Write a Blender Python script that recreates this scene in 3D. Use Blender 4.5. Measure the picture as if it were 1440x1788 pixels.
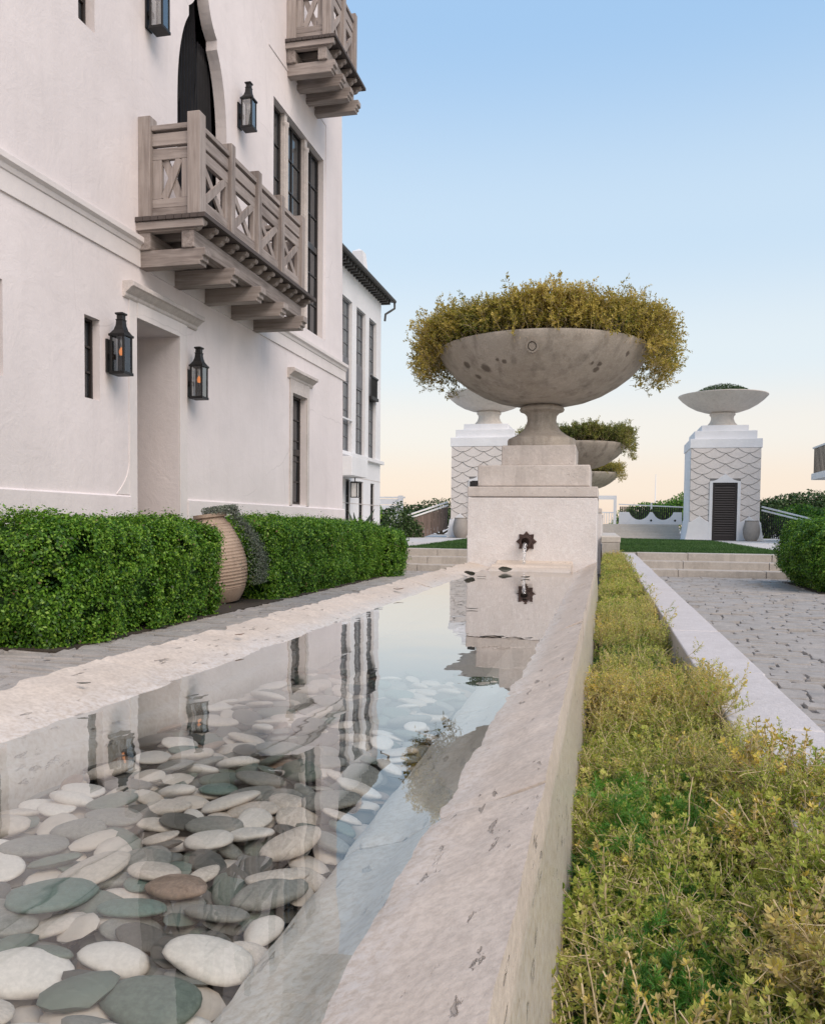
import bpy, bmesh, math, random
import numpy as np
from mathutils import Vector, Matrix, noise as mnoise

random.seed(7)
rng = np.random.default_rng(7)
R = math.radians
scene = bpy.context.scene
for o in list(bpy.data.objects):
    bpy.data.objects.remove(o)

# ------------------------------------------------------------------ camera
cam_d = bpy.data.cameras.new('camera')
cam = bpy.data.objects.new('camera', cam_d)
scene.collection.objects.link(cam)
cam_d.sensor_width = 36.0
cam_d.lens = 1450.0 / 1788.0 * 36.0
cam_d.shift_y = 0.0469
cam_d.clip_start = 0.03
cam_d.clip_end = 3000.0
_yaw, _pitch, _roll = R(13.01), R(-2.5), R(0.6)
_f0 = Vector((-math.sin(_yaw), math.cos(_yaw), 0)); _r0 = Vector((math.cos(_yaw), math.sin(_yaw), 0)); _z = Vector((0, 0, 1))
_f = _f0 * math.cos(_pitch) + _z * math.sin(_pitch)
_u = _z * math.cos(_pitch) - _f0 * math.sin(_pitch)
_r = _r0 * math.cos(_roll) + _u * math.sin(_roll)
_u = _u * math.cos(_roll) - _r0 * math.sin(_roll)
_m = Matrix((_r, _u, -_f)).transposed().to_4x4()
_m.translation = Vector((0, 0, 1.0))
cam.matrix_world = _m
scene.camera = cam

# ------------------------------------------------------------------ sky, sun, exposure
SUN_AZ_X, SUN_AZ_Y, SUN_EL = 0.55, -0.50, R(46)
world = bpy.data.worlds.new('World')
scene.world = world
world.use_nodes = True
wn, wl = world.node_tree.nodes, world.node_tree.links
wn.clear()
w_out = wn.new('ShaderNodeOutputWorld'); w_bg = wn.new('ShaderNodeBackground')
sky = wn.new('ShaderNodeTexSky'); sky.sky_type = 'NISHITA'
sky.sun_disc = False
sky.sun_elevation = R(9)
sky.sun_rotation = math.atan2(SUN_AZ_X, SUN_AZ_Y)
sky.air_density = 1.0; sky.dust_density = 1.0; sky.ozone_density = 1.5
# dusk tint of the whole sky by height: warm low band, clear blue overhead, the same all the way round
w_tc = wn.new('ShaderNodeTexCoord'); w_sep = wn.new('ShaderNodeSeparateXYZ')
w_ramp = wn.new('ShaderNodeValToRGB'); w_mul = wn.new('ShaderNodeMix'); w_mul.data_type = 'RGBA'; w_mul.blend_type = 'MIX'
w_mul.inputs[0].default_value = 0.85
wl.new(w_tc.outputs['Generated'], w_sep.inputs[0]); wl.new(w_sep.outputs['Z'], w_ramp.inputs[0])
SKY_STRENGTH = 0.12
_k = 1.0 / SKY_STRENGTH
er = w_ramp.color_ramp; er.interpolation = 'EASE'
er.elements[0].position = 0.0; er.elements[0].color = (0.97, 0.77, 0.63, 1)
er.elements[1].position = 1.0; er.elements[1].color = (0.27, 0.46, 0.78, 1)
for p_, c_ in ((0.045, (0.98, 0.83, 0.71)), (0.11, (0.94, 0.89, 0.83)), (0.19, (0.80, 0.88, 0.93)),
               (0.32, (0.62, 0.78, 0.94)), (0.52, (0.39, 0.61, 0.90))):
    e_ = er.elements.new(p_); e_.color = (*c_, 1)
w_sc = wn.new('ShaderNodeVectorMath'); w_sc.operation = 'SCALE'; w_sc.inputs['Scale'].default_value = _k
wl.new(w_ramp.outputs[0], w_sc.inputs[0])
wl.new(sky.outputs[0], w_mul.inputs[6]); wl.new(w_sc.outputs[0], w_mul.inputs[7])
wl.new(w_mul.outputs[2], w_bg.inputs['Color']); w_bg.inputs['Strength'].default_value = SKY_STRENGTH
wl.new(w_bg.outputs[0], w_out.inputs[0])

sun_d = bpy.data.lights.new('sun', 'SUN'); sun_d.energy = 2.9; sun_d.angle = R(48); sun_d.color = (1.0, 0.83, 0.70)
sun = bpy.data.objects.new('sun', sun_d); scene.collection.objects.link(sun)
_sd = Vector((SUN_AZ_X, SUN_AZ_Y, 0)).normalized() * math.cos(SUN_EL) + _z * math.sin(SUN_EL)
sun.rotation_euler = _sd.to_track_quat('Z', 'Y').to_euler()
sun.location = (20, -10, 20)

scene.view_settings.view_transform = 'Standard'
scene.view_settings.look = 'None'
scene.view_settings.gamma = 1.0
scene.view_settings.exposure = 0.12
scene.view_settings.use_curve_mapping = False
scene.render.engine = 'CYCLES'
scene.cycles.use_denoising = True
scene.cycles.max_bounces = 10
scene.cycles.transparent_max_bounces = 16

# ------------------------------------------------------------------ materials
def srgb(r, g, b):
    f = lambda c: (c / 255 / 12.92) if c / 255 <= 0.04045 else ((c / 255 + 0.055) / 1.055) ** 2.4
    return (f(r), f(g), f(b))

class NT:
    def __init__(s, name):
        s.m = bpy.data.materials.new(name); s.m.use_nodes = True
        s.t = s.m.node_tree; s.n = s.t.nodes; s.l = s.t.links
        s.n.clear()
        s.out = s.n.new('ShaderNodeOutputMaterial')
        s.geo = s.n.new('ShaderNodeNewGeometry'); s.tc = s.n.new('ShaderNodeTexCoord')
    def link(s, a, b): s.l.new(a, b)
    def val(s, sock, v):
        if hasattr(v, 'links') or hasattr(v, 'is_linked'): s.l.new(v, sock)
        else:
            if hasattr(sock.default_value, '__len__') and hasattr(v, '__len__') and len(v) == 3 and len(sock.default_value) == 4: v = (*v, 1)
            sock.default_value = v
    def mapping(s, scale=(1, 1, 1), world=True, rot=(0, 0, 0)):
        mp = s.n.new('ShaderNodeMapping'); mp.inputs['Scale'].default_value = scale; mp.inputs['Rotation'].default_value = rot
        s.link(s.geo.outputs['Position'] if world else s.tc.outputs['Object'], mp.inputs[0])
        return mp.outputs[0]
    def noise(s, vec, scale, detail=4, rough=0.55, dist=0.0):
        n = s.n.new('ShaderNodeTexNoise'); n.inputs['Scale'].default_value = scale; n.inputs['Detail'].default_value = detail
        n.inputs['Roughness'].default_value = rough; n.inputs['Distortion'].default_value = dist
        s.link(vec, n.inputs['Vector']); return n.outputs['Fac']
    def voronoi(s, vec, scale, feature='F1'):
        n = s.n.new('ShaderNodeTexVoronoi'); n.feature = feature; n.inputs['Scale'].default_value = scale
        s.link(vec, n.inputs['Vector']); return n.outputs['Distance']
    def ramp(s, fac, stops):
        r = s.n.new('ShaderNodeValToRGB'); e = r.color_ramp
        e.elements[0].position = stops[0][0]; e.elements[1].position = stops[-1][0]
        def cc(c): return (*c, 1) if hasattr(c, '__len__') else (c, c, c, 1)
        e.elements[0].color = cc(stops[0][1]); e.elements[1].color = cc(stops[-1][1])
        for p, c in stops[1:-1]:
            x = e.elements.new(p); x.color = cc(c)
        s.link(fac, r.inputs[0]); return r.outputs[0]
    def mix(s, fac, a, b, mode='MIX'):
        m = s.n.new('ShaderNodeMix'); m.data_type = 'RGBA'; m.blend_type = mode
        s.val(m.inputs[0], fac); s.val(m.inputs[6], a); s.val(m.inputs[7], b); return m.outputs[2]
    def math(s, op, a, b=0.0):
        m = s.n.new('ShaderNodeMath'); m.operation = op; s.val(m.inputs[0], a); s.val(m.inputs[1], b); return m.outputs[0]
    def bump(s, h, strength=0.3, dist=0.02, normal=None):
        b = s.n.new('ShaderNodeBump'); b.inputs['Strength'].default_value = strength; b.inputs['Distance'].default_value = dist
        s.link(h, b.inputs['Height'])
        if normal is not None: s.link(normal, b.inputs['Normal'])
        return b.outputs[0]
    def principled(s, col, rough=0.8, normal=None, metal=0.0, spec=0.5, emit=None, es=0.0):
        p = s.n.new('ShaderNodeBsdfPrincipled')
        s.val(p.inputs['Base Color'], col); s.val(p.inputs['Roughness'], rough); p.inputs['Metallic'].default_value = metal
        s.val(p.inputs['Specular IOR Level'], spec)
        if normal is not None: s.link(normal, p.inputs['Normal'])
        if emit is not None:
            s.val(p.inputs['Emission Color'], emit); p.inputs['Emission Strength'].default_value = es
        s.link(p.outputs[0], s.out.inputs[0]); return p
    def zpos(s):
        x = s.n.new('ShaderNodeSeparateXYZ'); s.link(s.geo.outputs['Position'], x.inputs[0]); return x.outputs
    def rand(s):
        x = s.n.new('ShaderNodeObjectInfo'); return x.outputs['Random']

def warpv(t, vec, amt, scale):
    w_ = t.n.new('ShaderNodeTexNoise'); w_.inputs['Scale'].default_value = scale; w_.inputs['Detail'].default_value = 5; t.link(vec, w_.inputs['Vector'])
    m1 = t.n.new('ShaderNodeVectorMath'); m1.operation = 'MULTIPLY_ADD'; t.link(w_.outputs['Color'], m1.inputs[0]); m1.inputs[1].default_value = (amt,) * 3; t.link(vec, m1.inputs[2]); return m1.outputs[0]

def mat_stucco(name, col, warm=0.0, stain=0.25):
    t = NT(name); v = t.mapping()
    n1 = t.noise(v, 0.55, 5, 0.6); n2 = t.noise(v, 9, 6, 0.65)
    vs = t.mapping((5, 5, 0.35)); n3 = t.noise(vs, 1.0, 4, 0.6)
    dark = tuple(c * 0.86 for c in col)
    c = t.mix(t.ramp(n1, [(0.32, 0), (0.68, 1)]), dark, col)
    c = t.mix(t.math('MULTIPLY', t.ramp(n3, [(0.5, 0), (0.75, 1)]), stain), c, tuple(x * 0.72 for x in col))
    c = t.mix(t.math('MULTIPLY', n2, 0.10), c, tuple(x * 0.8 for x in col))
    n4 = t.noise(v, 2.6, 6, 0.7, 1.2); c = t.mix(t.math('MULTIPLY', t.ramp(n4, [(0.52, 0), (0.66, 1)]), 0.30), c, tuple(x * 0.83 for x in col))
    cr = t.voronoi(warpv(t, v, 0.9, 0.5), 0.35, 'DISTANCE_TO_EDGE'); crm = t.math('MULTIPLY', t.ramp(cr, [(0.0, 1), (0.004, 0)]), t.ramp(t.noise(v, 0.7, 2), [(0.5, 0), (0.6, 1)]))
    c = t.mix(t.math('MULTIPLY', crm, 0.35), c, tuple(x * 0.5 for x in col))
    b = t.bump(n2, 0.3, 0.014); b = t.bump(t.noise(v, 70, 3), 0.15, 0.004, b); b = t.bump(n4, 0.25, 0.03, b)
    t.principled(c, 0.88, b, spec=0.25); return t.m

def mat_stone(name, col, dark, pits=1.0, scale=1.0, stain=0.0, world=True, wet=False, relief=1.0, spots=()):
    t = NT(name); v = t.mapping(world=world)
    n1 = t.noise(v, 2.2 * scale, 6, 0.62, 0.4); n2 = t.noise(v, 16 * scale, 6, 0.7); n3 = t.noise(v, 90 * scale, 4, 0.7)
    c = t.mix(t.ramp(n1, [(0.3, 0), (0.7, 1)]), dark, col)
    c = t.mix(t.math('MULTIPLY', t.ramp(n2, [(0.48, 0), (0.68, 1)]), 0.42), c, tuple(min(0.85, x * 1.22) for x in col))
    c = t.mix(t.math('MULTIPLY', t.ramp(n3, [(0.35, 1), (0.6, 0)]), 0.36), c, tuple(x * 0.55 for x in dark))
    # elongated pits along the bedding
    def warp(vec, amt):
        w_ = t.n.new('ShaderNodeTexNoise'); w_.inputs['Scale'].default_value = 1.6; w_.inputs['Detail'].default_value = 4; w_.inputs['Roughness'].default_value = 0.7; t.link(vec, w_.inputs['Vector'])
        m1 = t.n.new('ShaderNodeVectorMath'); m1.operation = 'MULTIPLY_ADD'; t.link(w_.outputs['Color'], m1.inputs[0]); m1.inputs[1].default_value = (amt,) * 3; t.link(vec, m1.inputs[2]); return m1.outputs[0]
    vp = t.mapping((40 * scale, 12 * scale, 40 * scale), world=world, rot=(0.15, 0, 0.5))
    pv = t.voronoi(warp(vp, 1.2), 1.0); pm = t.noise(v, 5 * scale, 3)
    pit = t.math('MULTIPLY', t.ramp(pv, [(0.13, 1), (0.20, 0)]), t.ramp(pm, [(0.52, 0), (0.58, 1)]))
    vp2 = t.mapping((22 * scale, 7 * scale, 22 * scale), world=world, rot=(0, 0.1, 0.9))
    pv2 = t.voronoi(warp(vp2, 1.5), 1.0); 
    pit2 = t.math('MULTIPLY', t.ramp(t.math('ADD', pv2, t.math('MULTIPLY', n2, 0.12)), [(0.16, 1), (0.22, 0)]), t.ramp(t.noise(v, 2.7 * scale, 2), [(0.54, 0), (0.58, 1)]))
    pit = t.math('MULTIPLY', t.math('MAXIMUM', pit, pit2), pits)
    c = t.mix(t.math('MULTIPLY', pit, 0.65), c, tuple(x * 0.30 for x in dark))
    if stain:
        vs = t.mapping((7, 7, 0.8), world=world); s_ = t.ramp(t.noise(vs, 1.0, 5, 0.65), [(0.5, 0), (0.72, 1)])
        c = t.mix(t.math('MULTIPLY', s_, stain), c, tuple(x * 0.42 for x in dark))
    for (sx, sy, sz, sr) in spots:            # iron stains: fixed marks on the object itself
        vd = t.n.new('ShaderNodeVectorMath'); vd.operation = 'DISTANCE'; t.link(t.tc.outputs['Object'], vd.inputs[0]); vd.inputs[1].default_value = (sx, sy, sz)
        dd = t.math('ADD', vd.outputs['Value'], t.math('MULTIPLY', t.math('SUBTRACT', n2, 0.5), 0.06))
        c = t.mix(t.math('MULTIPLY', t.ramp(t.math('DIVIDE', dd, sr), [(0.55, 1), (1.0, 0)]), 0.75), c, (0.075, 0.055, 0.042))
    rough = 0.78
    if wet:
        z = t.zpos()[2]
        zz = t.math('ADD', z, t.math('MULTIPLY', t.math('SUBTRACT', n2, 0.5), 0.03))
        band = t.ramp(zz, [(0.606, 1), (0.626, 0)])          # damp stone and lime crust just above the waterline
        crust = t.math('MULTIPLY', band, t.ramp(n3, [(0.4, 0), (0.6, 1)]))
        c = t.mix(t.math('MULTIPLY', crust, 0.55), c, (0.62, 0.60, 0.58))
        rough = t.ramp(zz, [(0.604, 0.28), (0.632, 0.75)])
    b = t.bump(n2, 0.45 * relief, 0.012); b = t.bump(n3, 0.35 * relief, 0.004, b)
    b = t.bump(t.math('SUBTRACT', 1.0, pit), 0.9, 0.006, b)
    t.principled(c, rough, b, spec=0.35); return t.m

def mat_plain(name, col, rough=0.5, metal=0.0, var=0.12, scale=12, bump=0.1, spec=0.5, world=False, emit=None, es=0.0):
    t = NT(name); v = t.mapping(world=world)
    n = t.noise(v, scale, 5, 0.6)
    c = t.mix(t.ramp(n, [(0.3, 0), (0.7, 1)]), tuple(x * (1 - var) for x in col), tuple(min(1, x * (1 + var)) for x in col))
    b = t.bump(t.noise(v, scale * 5, 3), bump, 0.004)
    t.principled(c, rough, b, metal, spec, emit, es); return t.m

def mat_wood(name, col, dark, along='Y'):
    t = NT(name)
    sc = {'Y': (26, 1.6, 26), 'X': (1.6, 26, 26), 'Z': (26, 26, 1.6)}[along]
    v = t.mapping(sc); g = t.noise(v, 1.0, 6, 0.65, 0.3); v2 = t.mapping(); b1 = t.noise(v2, 2.3, 4)
    fine = t.noise(v, 5.0, 4, 0.7)
    c = t.mix(t.ramp(g, [(0.3, 0), (0.66, 1)]), dark, col)
    c = t.mix(t.math('MULTIPLY', t.ramp(b1, [(0.4, 0), (0.7, 1)]), 0.4), c, tuple(x * 0.7 for x in dark))
    rn = t.rand()
    c = t.mix(t.math('MULTIPLY', rn, 0.35), c, tuple(x * 1.35 for x in col))
    b = t.bump(g, 0.4, 0.006); b = t.bump(fine, 0.25, 0.002, b)
    t.principled(c, 0.82, b, spec=0.25); return t.m

def mat_leaf(name, stops, rough=0.5, trans=0.3, spec=0.4, stem=None):
    """leaf colour from the per-leaf tint value stored on the mesh"""
    t = NT(name)
    a = t.n.new('ShaderNodeAttribute'); a.attribute_name = 'tint'
    c = t.ramp(a.outputs['Fac'], stops)
    n = t.noise(t.mapping(), 1.4, 3)
    c = t.mix(t.math('MULTIPLY', t.ramp(n, [(0.35, 0), (0.65, 1)]), 0.3), c, t.mix(1.0, c, (0.72, 0.80, 0.6), 'MULTIPLY'))
    p = t.n.new('ShaderNodeBsdfPrincipled'); t.link(c, p.inputs['Base Color']); p.inputs['Roughness'].default_value = rough
    p.inputs['Specular IOR Level'].default_value = spec
    tr = t.n.new('ShaderNodeBsdfTranslucent'); t.link(c, tr.inputs['Color'])
    mx = t.n.new('ShaderNodeMixShader'); mx.inputs[0].default_value = trans
    t.link(p.outputs[0], mx.inputs[1]); t.link(tr.outputs[0], mx.inputs[2]); t.link(mx.outputs[0], t.out.inputs[0])
    return t.m

M = {}
SPOTS = [(-0.659, -0.609, 0.729, 0.05), (-0.467, -0.698, 0.675, 0.06), (-0.560, -0.537, 0.627, 0.042), (-0.346, -0.824, 0.725, 0.020), (-0.282, -0.829, 0.707, 0.024), (0.526, -0.611, 0.649, 0.042), (0.491, -0.705, 0.689, 0.026), (0.555, -0.651, 0.687, 0.03), (0.802, -0.523, 0.796, 0.03)]
M['stucco'] = mat_stucco('white_stucco', (0.78, 0.725, 0.72))
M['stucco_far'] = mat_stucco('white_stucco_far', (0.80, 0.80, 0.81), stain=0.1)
M['trim'] = mat_stone('cast_stone_trim', (0.66, 0.61, 0.58), (0.52, 0.475, 0.45), 0.15, 1.0, 0.2)
M['stucco_trim'] = mat_stucco('stucco_trim', (0.76, 0.715, 0.70), stain=0.3)
M['lime'] = mat_stone('travertine', (0.63, 0.55, 0.472), (0.505, 0.43, 0.358), 0.85, 1.0, 0.0, wet=True, relief=0.5)
M['plinth'] = mat_stone('plinth_limestone', (0.75, 0.71, 0.69), (0.67, 0.63, 0.605), 0.2, 1.6, 0.12)
M['tier'] = mat_stone('tier_limestone', (0.64, 0.59, 0.55), (0.53, 0.48, 0.44), 0.6, 1.8, 0.35)
M['urn'] = mat_stone('weathered_cast_stone', (0.48, 0.43, 0.37), (0.355, 0.31, 0.26), 0.3, 1.2, 0.75)
M['urn_spots'] = mat_stone('rust_spotted_cast_stone', (0.50, 0.45, 0.39), (0.37, 0.325, 0.27), 0.3, 1.2, 0.7, spots=SPOTS)
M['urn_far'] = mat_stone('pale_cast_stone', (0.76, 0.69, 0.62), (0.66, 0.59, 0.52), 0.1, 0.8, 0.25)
M['kerb'] = mat_stone('kerb_limestone', (0.60, 0.57, 0.565), (0.52, 0.49, 0.48), 0.12, 2.2, 0.0)
M['step'] = mat_stone('step_limestone', (0.52, 0.48, 0.43), (0.42, 0.38, 0.335), 0.3, 1.0, 0.3)
M['stairs'] = mat_stone('stair_limestone', (0.62, 0.57, 0.50), (0.54, 0.49, 0.43), 0.1, 1.0, 0.1)
M['basin'] = mat_stone('basin_floor', (0.20, 0.18, 0.16), (0.14, 0.125, 0.11), 0.2, 2.0)
M['paver'] = mat_stone('paver_stone', (0.42, 0.395, 0.37), (0.30, 0.282, 0.262), 0.4, 2.5, 0.0)
M['joint'] = mat_plain('sand_joint', (0.13, 0.12, 0.115), 0.95, var=0.3, scale=30, bump=0.5, world=True)
M['sand'] = mat_plain('sandy_ground', (0.42, 0.37, 0.30), 0.95, var=0.15, scale=3, bump=0.4, world=True)
M['soil'] = mat_plain('soil', (0.045, 0.035, 0.025), 0.95, var=0.4, scale=40, bump=0.8, world=True)
M['terrace'] = mat_stone('terrace_paving', (0.60, 0.57, 0.54), (0.52, 0.49, 0.46), 0.1, 1.0)
M['wood_x'] = mat_wood('weathered_wood_x', (0.375, 0.33, 0.305), (0.155, 0.127, 0.115), 'X')
M['wood_y'] = mat_wood('weathered_wood_y', (0.375, 0.33, 0.305), (0.155, 0.127, 0.115), 'Y')
M['wood_z'] = mat_wood('weathered_wood_z', (0.375, 0.33, 0.305), (0.155, 0.127, 0.115), 'Z')
M['deckedge'] = mat_plain('dark_deck_board', (0.075, 0.06, 0.055), 0.8, scale=20)
M['iron'] = mat_plain('black_iron', (0.018, 0.017, 0.017), 0.5, metal=0.3, scale=30, bump=0.2)
M['sash'] = mat_plain('dark_window_frame', (0.028, 0.023, 0.021), 0.45, scale=20)
M['curtain'] = mat_plain('black_cloth', (0.007, 0.007, 0.009), 0.6, scale=8, var=0.3, spec=0.15)
M['bronze'] = mat_plain('dark_bronze', (0.085, 0.055, 0.048), 0.42, metal=0.75, scale=40, var=0.4, bump=0.3)
M['door'] = mat_plain('brown_louvre', (0.022, 0.016, 0.015), 0.6, scale=20)
M['white'] = mat_plain('white_paint', (0.80, 0.79, 0.78), 0.5, var=0.03, scale=4, bump=0.05)
M['grout'] = mat_plain('dark_grout', (0.30, 0.285, 0.275), 0.9, scale=20)
M['scale'] = mat_stone('scale_tile', (0.70, 0.65, 0.615), (0.64, 0.595, 0.56), 0.0, 0.6)
M['panel'] = mat_plain('grey_spandrel', (0.16, 0.16, 0.17), 0.6, scale=5)
M['roof'] = mat_plain('dark_roof', (0.05, 0.048, 0.045), 0.6, scale=15)
M['jar'] = mat_stone('terracotta_jar', (0.46, 0.355, 0.275), (0.33, 0.245, 0.185), 0.1, 2.0, 0.35)
M['pot'] = mat_stone('grey_clay_pot', (0.36, 0.33, 0.30), (0.29, 0.265, 0.24), 0.1, 1.5, 0.2)
M['stem'] = mat_plain('dry_stem', (0.50, 0.40, 0.24), 0.8, var=0.3, scale=30)
M['bark'] = mat_plain('bark', (0.09, 0.07, 0.05), 0.9, var=0.3, scale=20, bump=0.6)
M['railwood'] = mat_wood('rail_boards', (0.20, 0.15, 0.125), (0.12, 0.09, 0.075), 'Z')

def mat_glass(name, tint=(0.02, 0.025, 0.03)):
    t = NT(name)
    t.principled(tint, 0.04, None, 0.0, 0.9); return t.m
M['glass'] = mat_glass('window_glass')
M['glass_far'] = mat_glass('window_glass_far', (0.10, 0.12, 0.135))
def mat_clear(name):
    t = NT(name)
    fr = t.n.new('ShaderNodeFresnel'); fr.inputs[0].default_value = 1.45
    a = t.n.new('ShaderNodeBsdfTransparent'); a.inputs[0].default_value = (0.86, 0.87, 0.86, 1)
    g = t.n.new('ShaderNodeBsdfGlossy'); g.inputs['Roughness'].default_value = 0.03
    mx = t.n.new('ShaderNodeMixShader'); f2 = t.math('ADD', fr.outputs[0], 0.24)
    t.link(f2, mx.inputs[0]); t.link(a.outputs[0], mx.inputs[1]); t.link(g.outputs[0], mx.inputs[2]); t.link(mx.outputs[0], t.out.inputs[0]); return t.m
M['clear'] = mat_clear('lantern_glass')
t = NT('flame'); t.principled((1.0, 0.5, 0.2), 0.5, emit=(1.0, 0.30, 0.08), es=1.4); M['flame'] = t.m
t = NT('frosted_candle'); t.principled((0.75, 0.74, 0.72), 0.6); M['candle'] = t.m

def mat_water():
    t = NT('pool_water')
    v = t.mapping((1.0, 0.55, 1.0))
    n = t.noise(v, 5.0, 2, 0.4); n2 = t.noise(v, 19.0, 2, 0.4)
    w = t.n.new('ShaderNodeTexWave'); w.wave_type = 'RINGS'; w.rings_direction = 'Z'
    mp = t.n.new('ShaderNodeMapping'); mp.inputs['Location'].default_value = (0.70, -7.30, -0.6)
    t.link(t.geo.outputs['Position'], mp.inputs[0]); t.link(mp.outputs[0], w.inputs['Vector'])
    w.inputs['Scale'].default_value = 5.0; w.inputs['Distortion'].default_value = 0.6; w.inputs['Detail'].default_value = 1
    ln = t.n.new('ShaderNodeVectorMath'); ln.operation = 'LENGTH'; t.link(mp.outputs[0], ln.inputs[0])
    fade = t.ramp(ln.outputs['Value'], [(0.05, 1), (1.0, 0)])
    h = t.math('ADD', n, t.math('MULTIPLY', n2, 0.12))
    h = t.math('ADD', h, t.math('MULTIPLY', t.math('MULTIPLY', w.outputs['Fac'], fade), 0.6))
    b = t.bump(h, 0.07, 0.02)
    fc = t.n.new('ShaderNodeLayerWeight'); fc.inputs[0].default_value = 0.5; t.link(b, fc.inputs['Normal'])
    fres = t.math('MINIMUM', 0.96, t.math('ADD', 0.03, t.math('MULTIPLY', 1.6, t.math('POWER', fc.outputs['Facing'], 4.0))))   # the same from above and below
    a = t.n.new('ShaderNodeBsdfTransparent'); a.inputs[0].default_value = (0.90, 0.94, 0.93, 1)
    g = t.n.new('ShaderNodeBsdfGlossy'); g.inputs['Roughness'].default_value = 0.0; t.link(b, g.inputs['Normal'])
    mx = t.n.new('ShaderNodeMixShader')
    t.link(fres, mx.inputs[0]); t.link(a.outputs[0], mx.inputs[1]); t.link(g.outputs[0], mx.inputs[2]); t.link(mx.outputs[0], t.out.inputs[0])
    return t.m
M['water'] = mat_water()
t = NT('falling_water')
a_ = t.n.new('ShaderNodeBsdfTransparent'); a_.inputs[0].default_value = (0.95, 0.96, 0.97, 1)
g_ = t.n.new('ShaderNodeBsdfGlossy'); g_.inputs['Roughness'].default_value = 0.05
m_ = t.n.new('ShaderNodeMixShader'); lw = t.n.new('ShaderNodeLayerWeight'); lw.inputs[0].default_value = 0.6
t.link(lw.outputs['Facing'], m_.inputs[0]); t.link(a_.outputs[0], m_.inputs[1]); t.link(g_.outputs[0], m_.inputs[2]); t.link(m_.outputs[0], t.out.inputs[0])
M['stream'] = t.m

def mat_pebble(name, col, var=0.12, veins=0.0):
    t = NT(name); v = t.mapping(world=False)
    n = t.noise(v, 14, 5, 0.6); n2 = t.noise(v, 120, 3); r = t.rand()
    c = t.mix(t.ramp(n, [(0.35, 0), (0.65, 1)]), tuple(x * (1 - var) for x in col), tuple(min(0.9, x * (1 + var)) for x in col))
    c = t.mix(t.math('MULTIPLY', r, 0.35), c, tuple(x * 0.72 for x in col))
    c = t.mix(t.math('MULTIPLY', t.ramp(n2, [(0.55, 0), (0.7, 1)]), 0.25), c, tuple(x * 0.6 for x in col))
    if veins:
        vv = t.mapping((18, 60, 60), world=False); vn = t.noise(vv, 1.0, 3, 0.5, 1.5)
        c = t.mix(t.math('MULTIPLY', t.ramp(vn, [(0.55, 0), (0.62, 1)]), veins), c, tuple(min(0.9, x * 1.7) for x in col))
    t.principled(c, 0.55, t.bump(n2, 0.1, 0.002), spec=0.3); return t.m
PEB = {
    'cream': mat_pebble('cream_pebble', (0.56, 0.475, 0.405), 0.16),
    'white': mat_pebble('white_pebble', (0.68, 0.605, 0.54), 0.10),
    'grey': mat_pebble('grey_pebble', (0.215, 0.205, 0.18), 0.2, veins=0.25),
    'green': mat_pebble('green_grey_pebble', (0.135, 0.155, 0.125), 0.2, veins=0.2),
    'brown': mat_pebble('brown_pebble', (0.27, 0.185, 0.135), 0.25, 0.3),
    'teal': mat_pebble('teal_pebble', (0.12, 0.172, 0.145), 0.2, veins=0.3),
    'dark': mat_pebble('dark_pebble', (0.10, 0.092, 0.078), 0.2, veins=0.2),
}
M['hedge'] = mat_leaf('hedge_leaf', [(0.0, (0.014, 0.05, 0.006)), (0.35, (0.06, 0.17, 0.012)), (0.7, (0.17, 0.35, 0.028)), (1.0, (0.31, 0.48, 0.07))], 0.42, 0.35)
M['tree'] = mat_leaf('tree_leaf', [(0.0, (0.018, 0.040, 0.010)), (0.5, (0.045, 0.09, 0.020)), (1.0, (0.10, 0.16, 0.04))], 0.55, 0.2)
M['gold'] = mat_leaf('golden_shrub_leaf', [(0.0, (0.07, 0.11, 0.016)), (0.25, (0.26, 0.25, 0.032)), (0.6, (0.47, 0.37, 0.07)), (1.0, (0.66, 0.51, 0.14))], 0.6, 0.35)
M['lime_leaf'] = mat_leaf('lime_shrub_leaf', [(0.0, (0.05, 0.09, 0.012)), (0.5, (0.20, 0.22, 0.035)), (1.0, (0.38, 0.33, 0.08))], 0.6, 0.35)
M['sedum'] = mat_leaf('yellow_ground_cover_leaf', [(0.0, (0.12, 0.24, 0.025)), (0.3, (0.36, 0.42, 0.06)), (0.62, (0.58, 0.57, 0.145)), (0.84, (0.56, 0.43, 0.19)), (1.0, (0.78, 0.62, 0.12))], 0.6, 0.35)
M['fern'] = mat_leaf('green_feathery_leaf', [(0.0, (0.022, 0.085, 0.012)), (0.6, (0.065, 0.21, 0.025)), (1.0, (0.13, 0.32, 0.04))], 0.5, 0.3)
M['greytrail'] = mat_leaf('grey_green_leaf', [(0.0, (0.07, 0.09, 0.07)), (1.0, (0.20, 0.23, 0.18))], 0.7, 0.2)
M['grass'] = mat_leaf('lawn_blade', [(0.0, (0.035, 0.09, 0.02)), (1.0, (0.085, 0.17, 0.04))], 0.6, 0.3)
M['agave'] = mat_plain('agave_leaf', (0.04, 0.07, 0.045), 0.5)
M['deadleaf'] = mat_plain('fallen_leaf', (0.035, 0.035, 0.022), 0.5, var=0.3)
M['twig'] = mat_plain('brown_twig', (0.16, 0.095, 0.06), 0.8, var=0.3)
M['turf'] = mat_plain('turf_base', (0.035, 0.085, 0.02), 0.9, var=0.25, scale=14, bump=0.6, world=True)

# ------------------------------------------------------------------ mesh helpers
COL = scene.collection
LOC = {}

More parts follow.
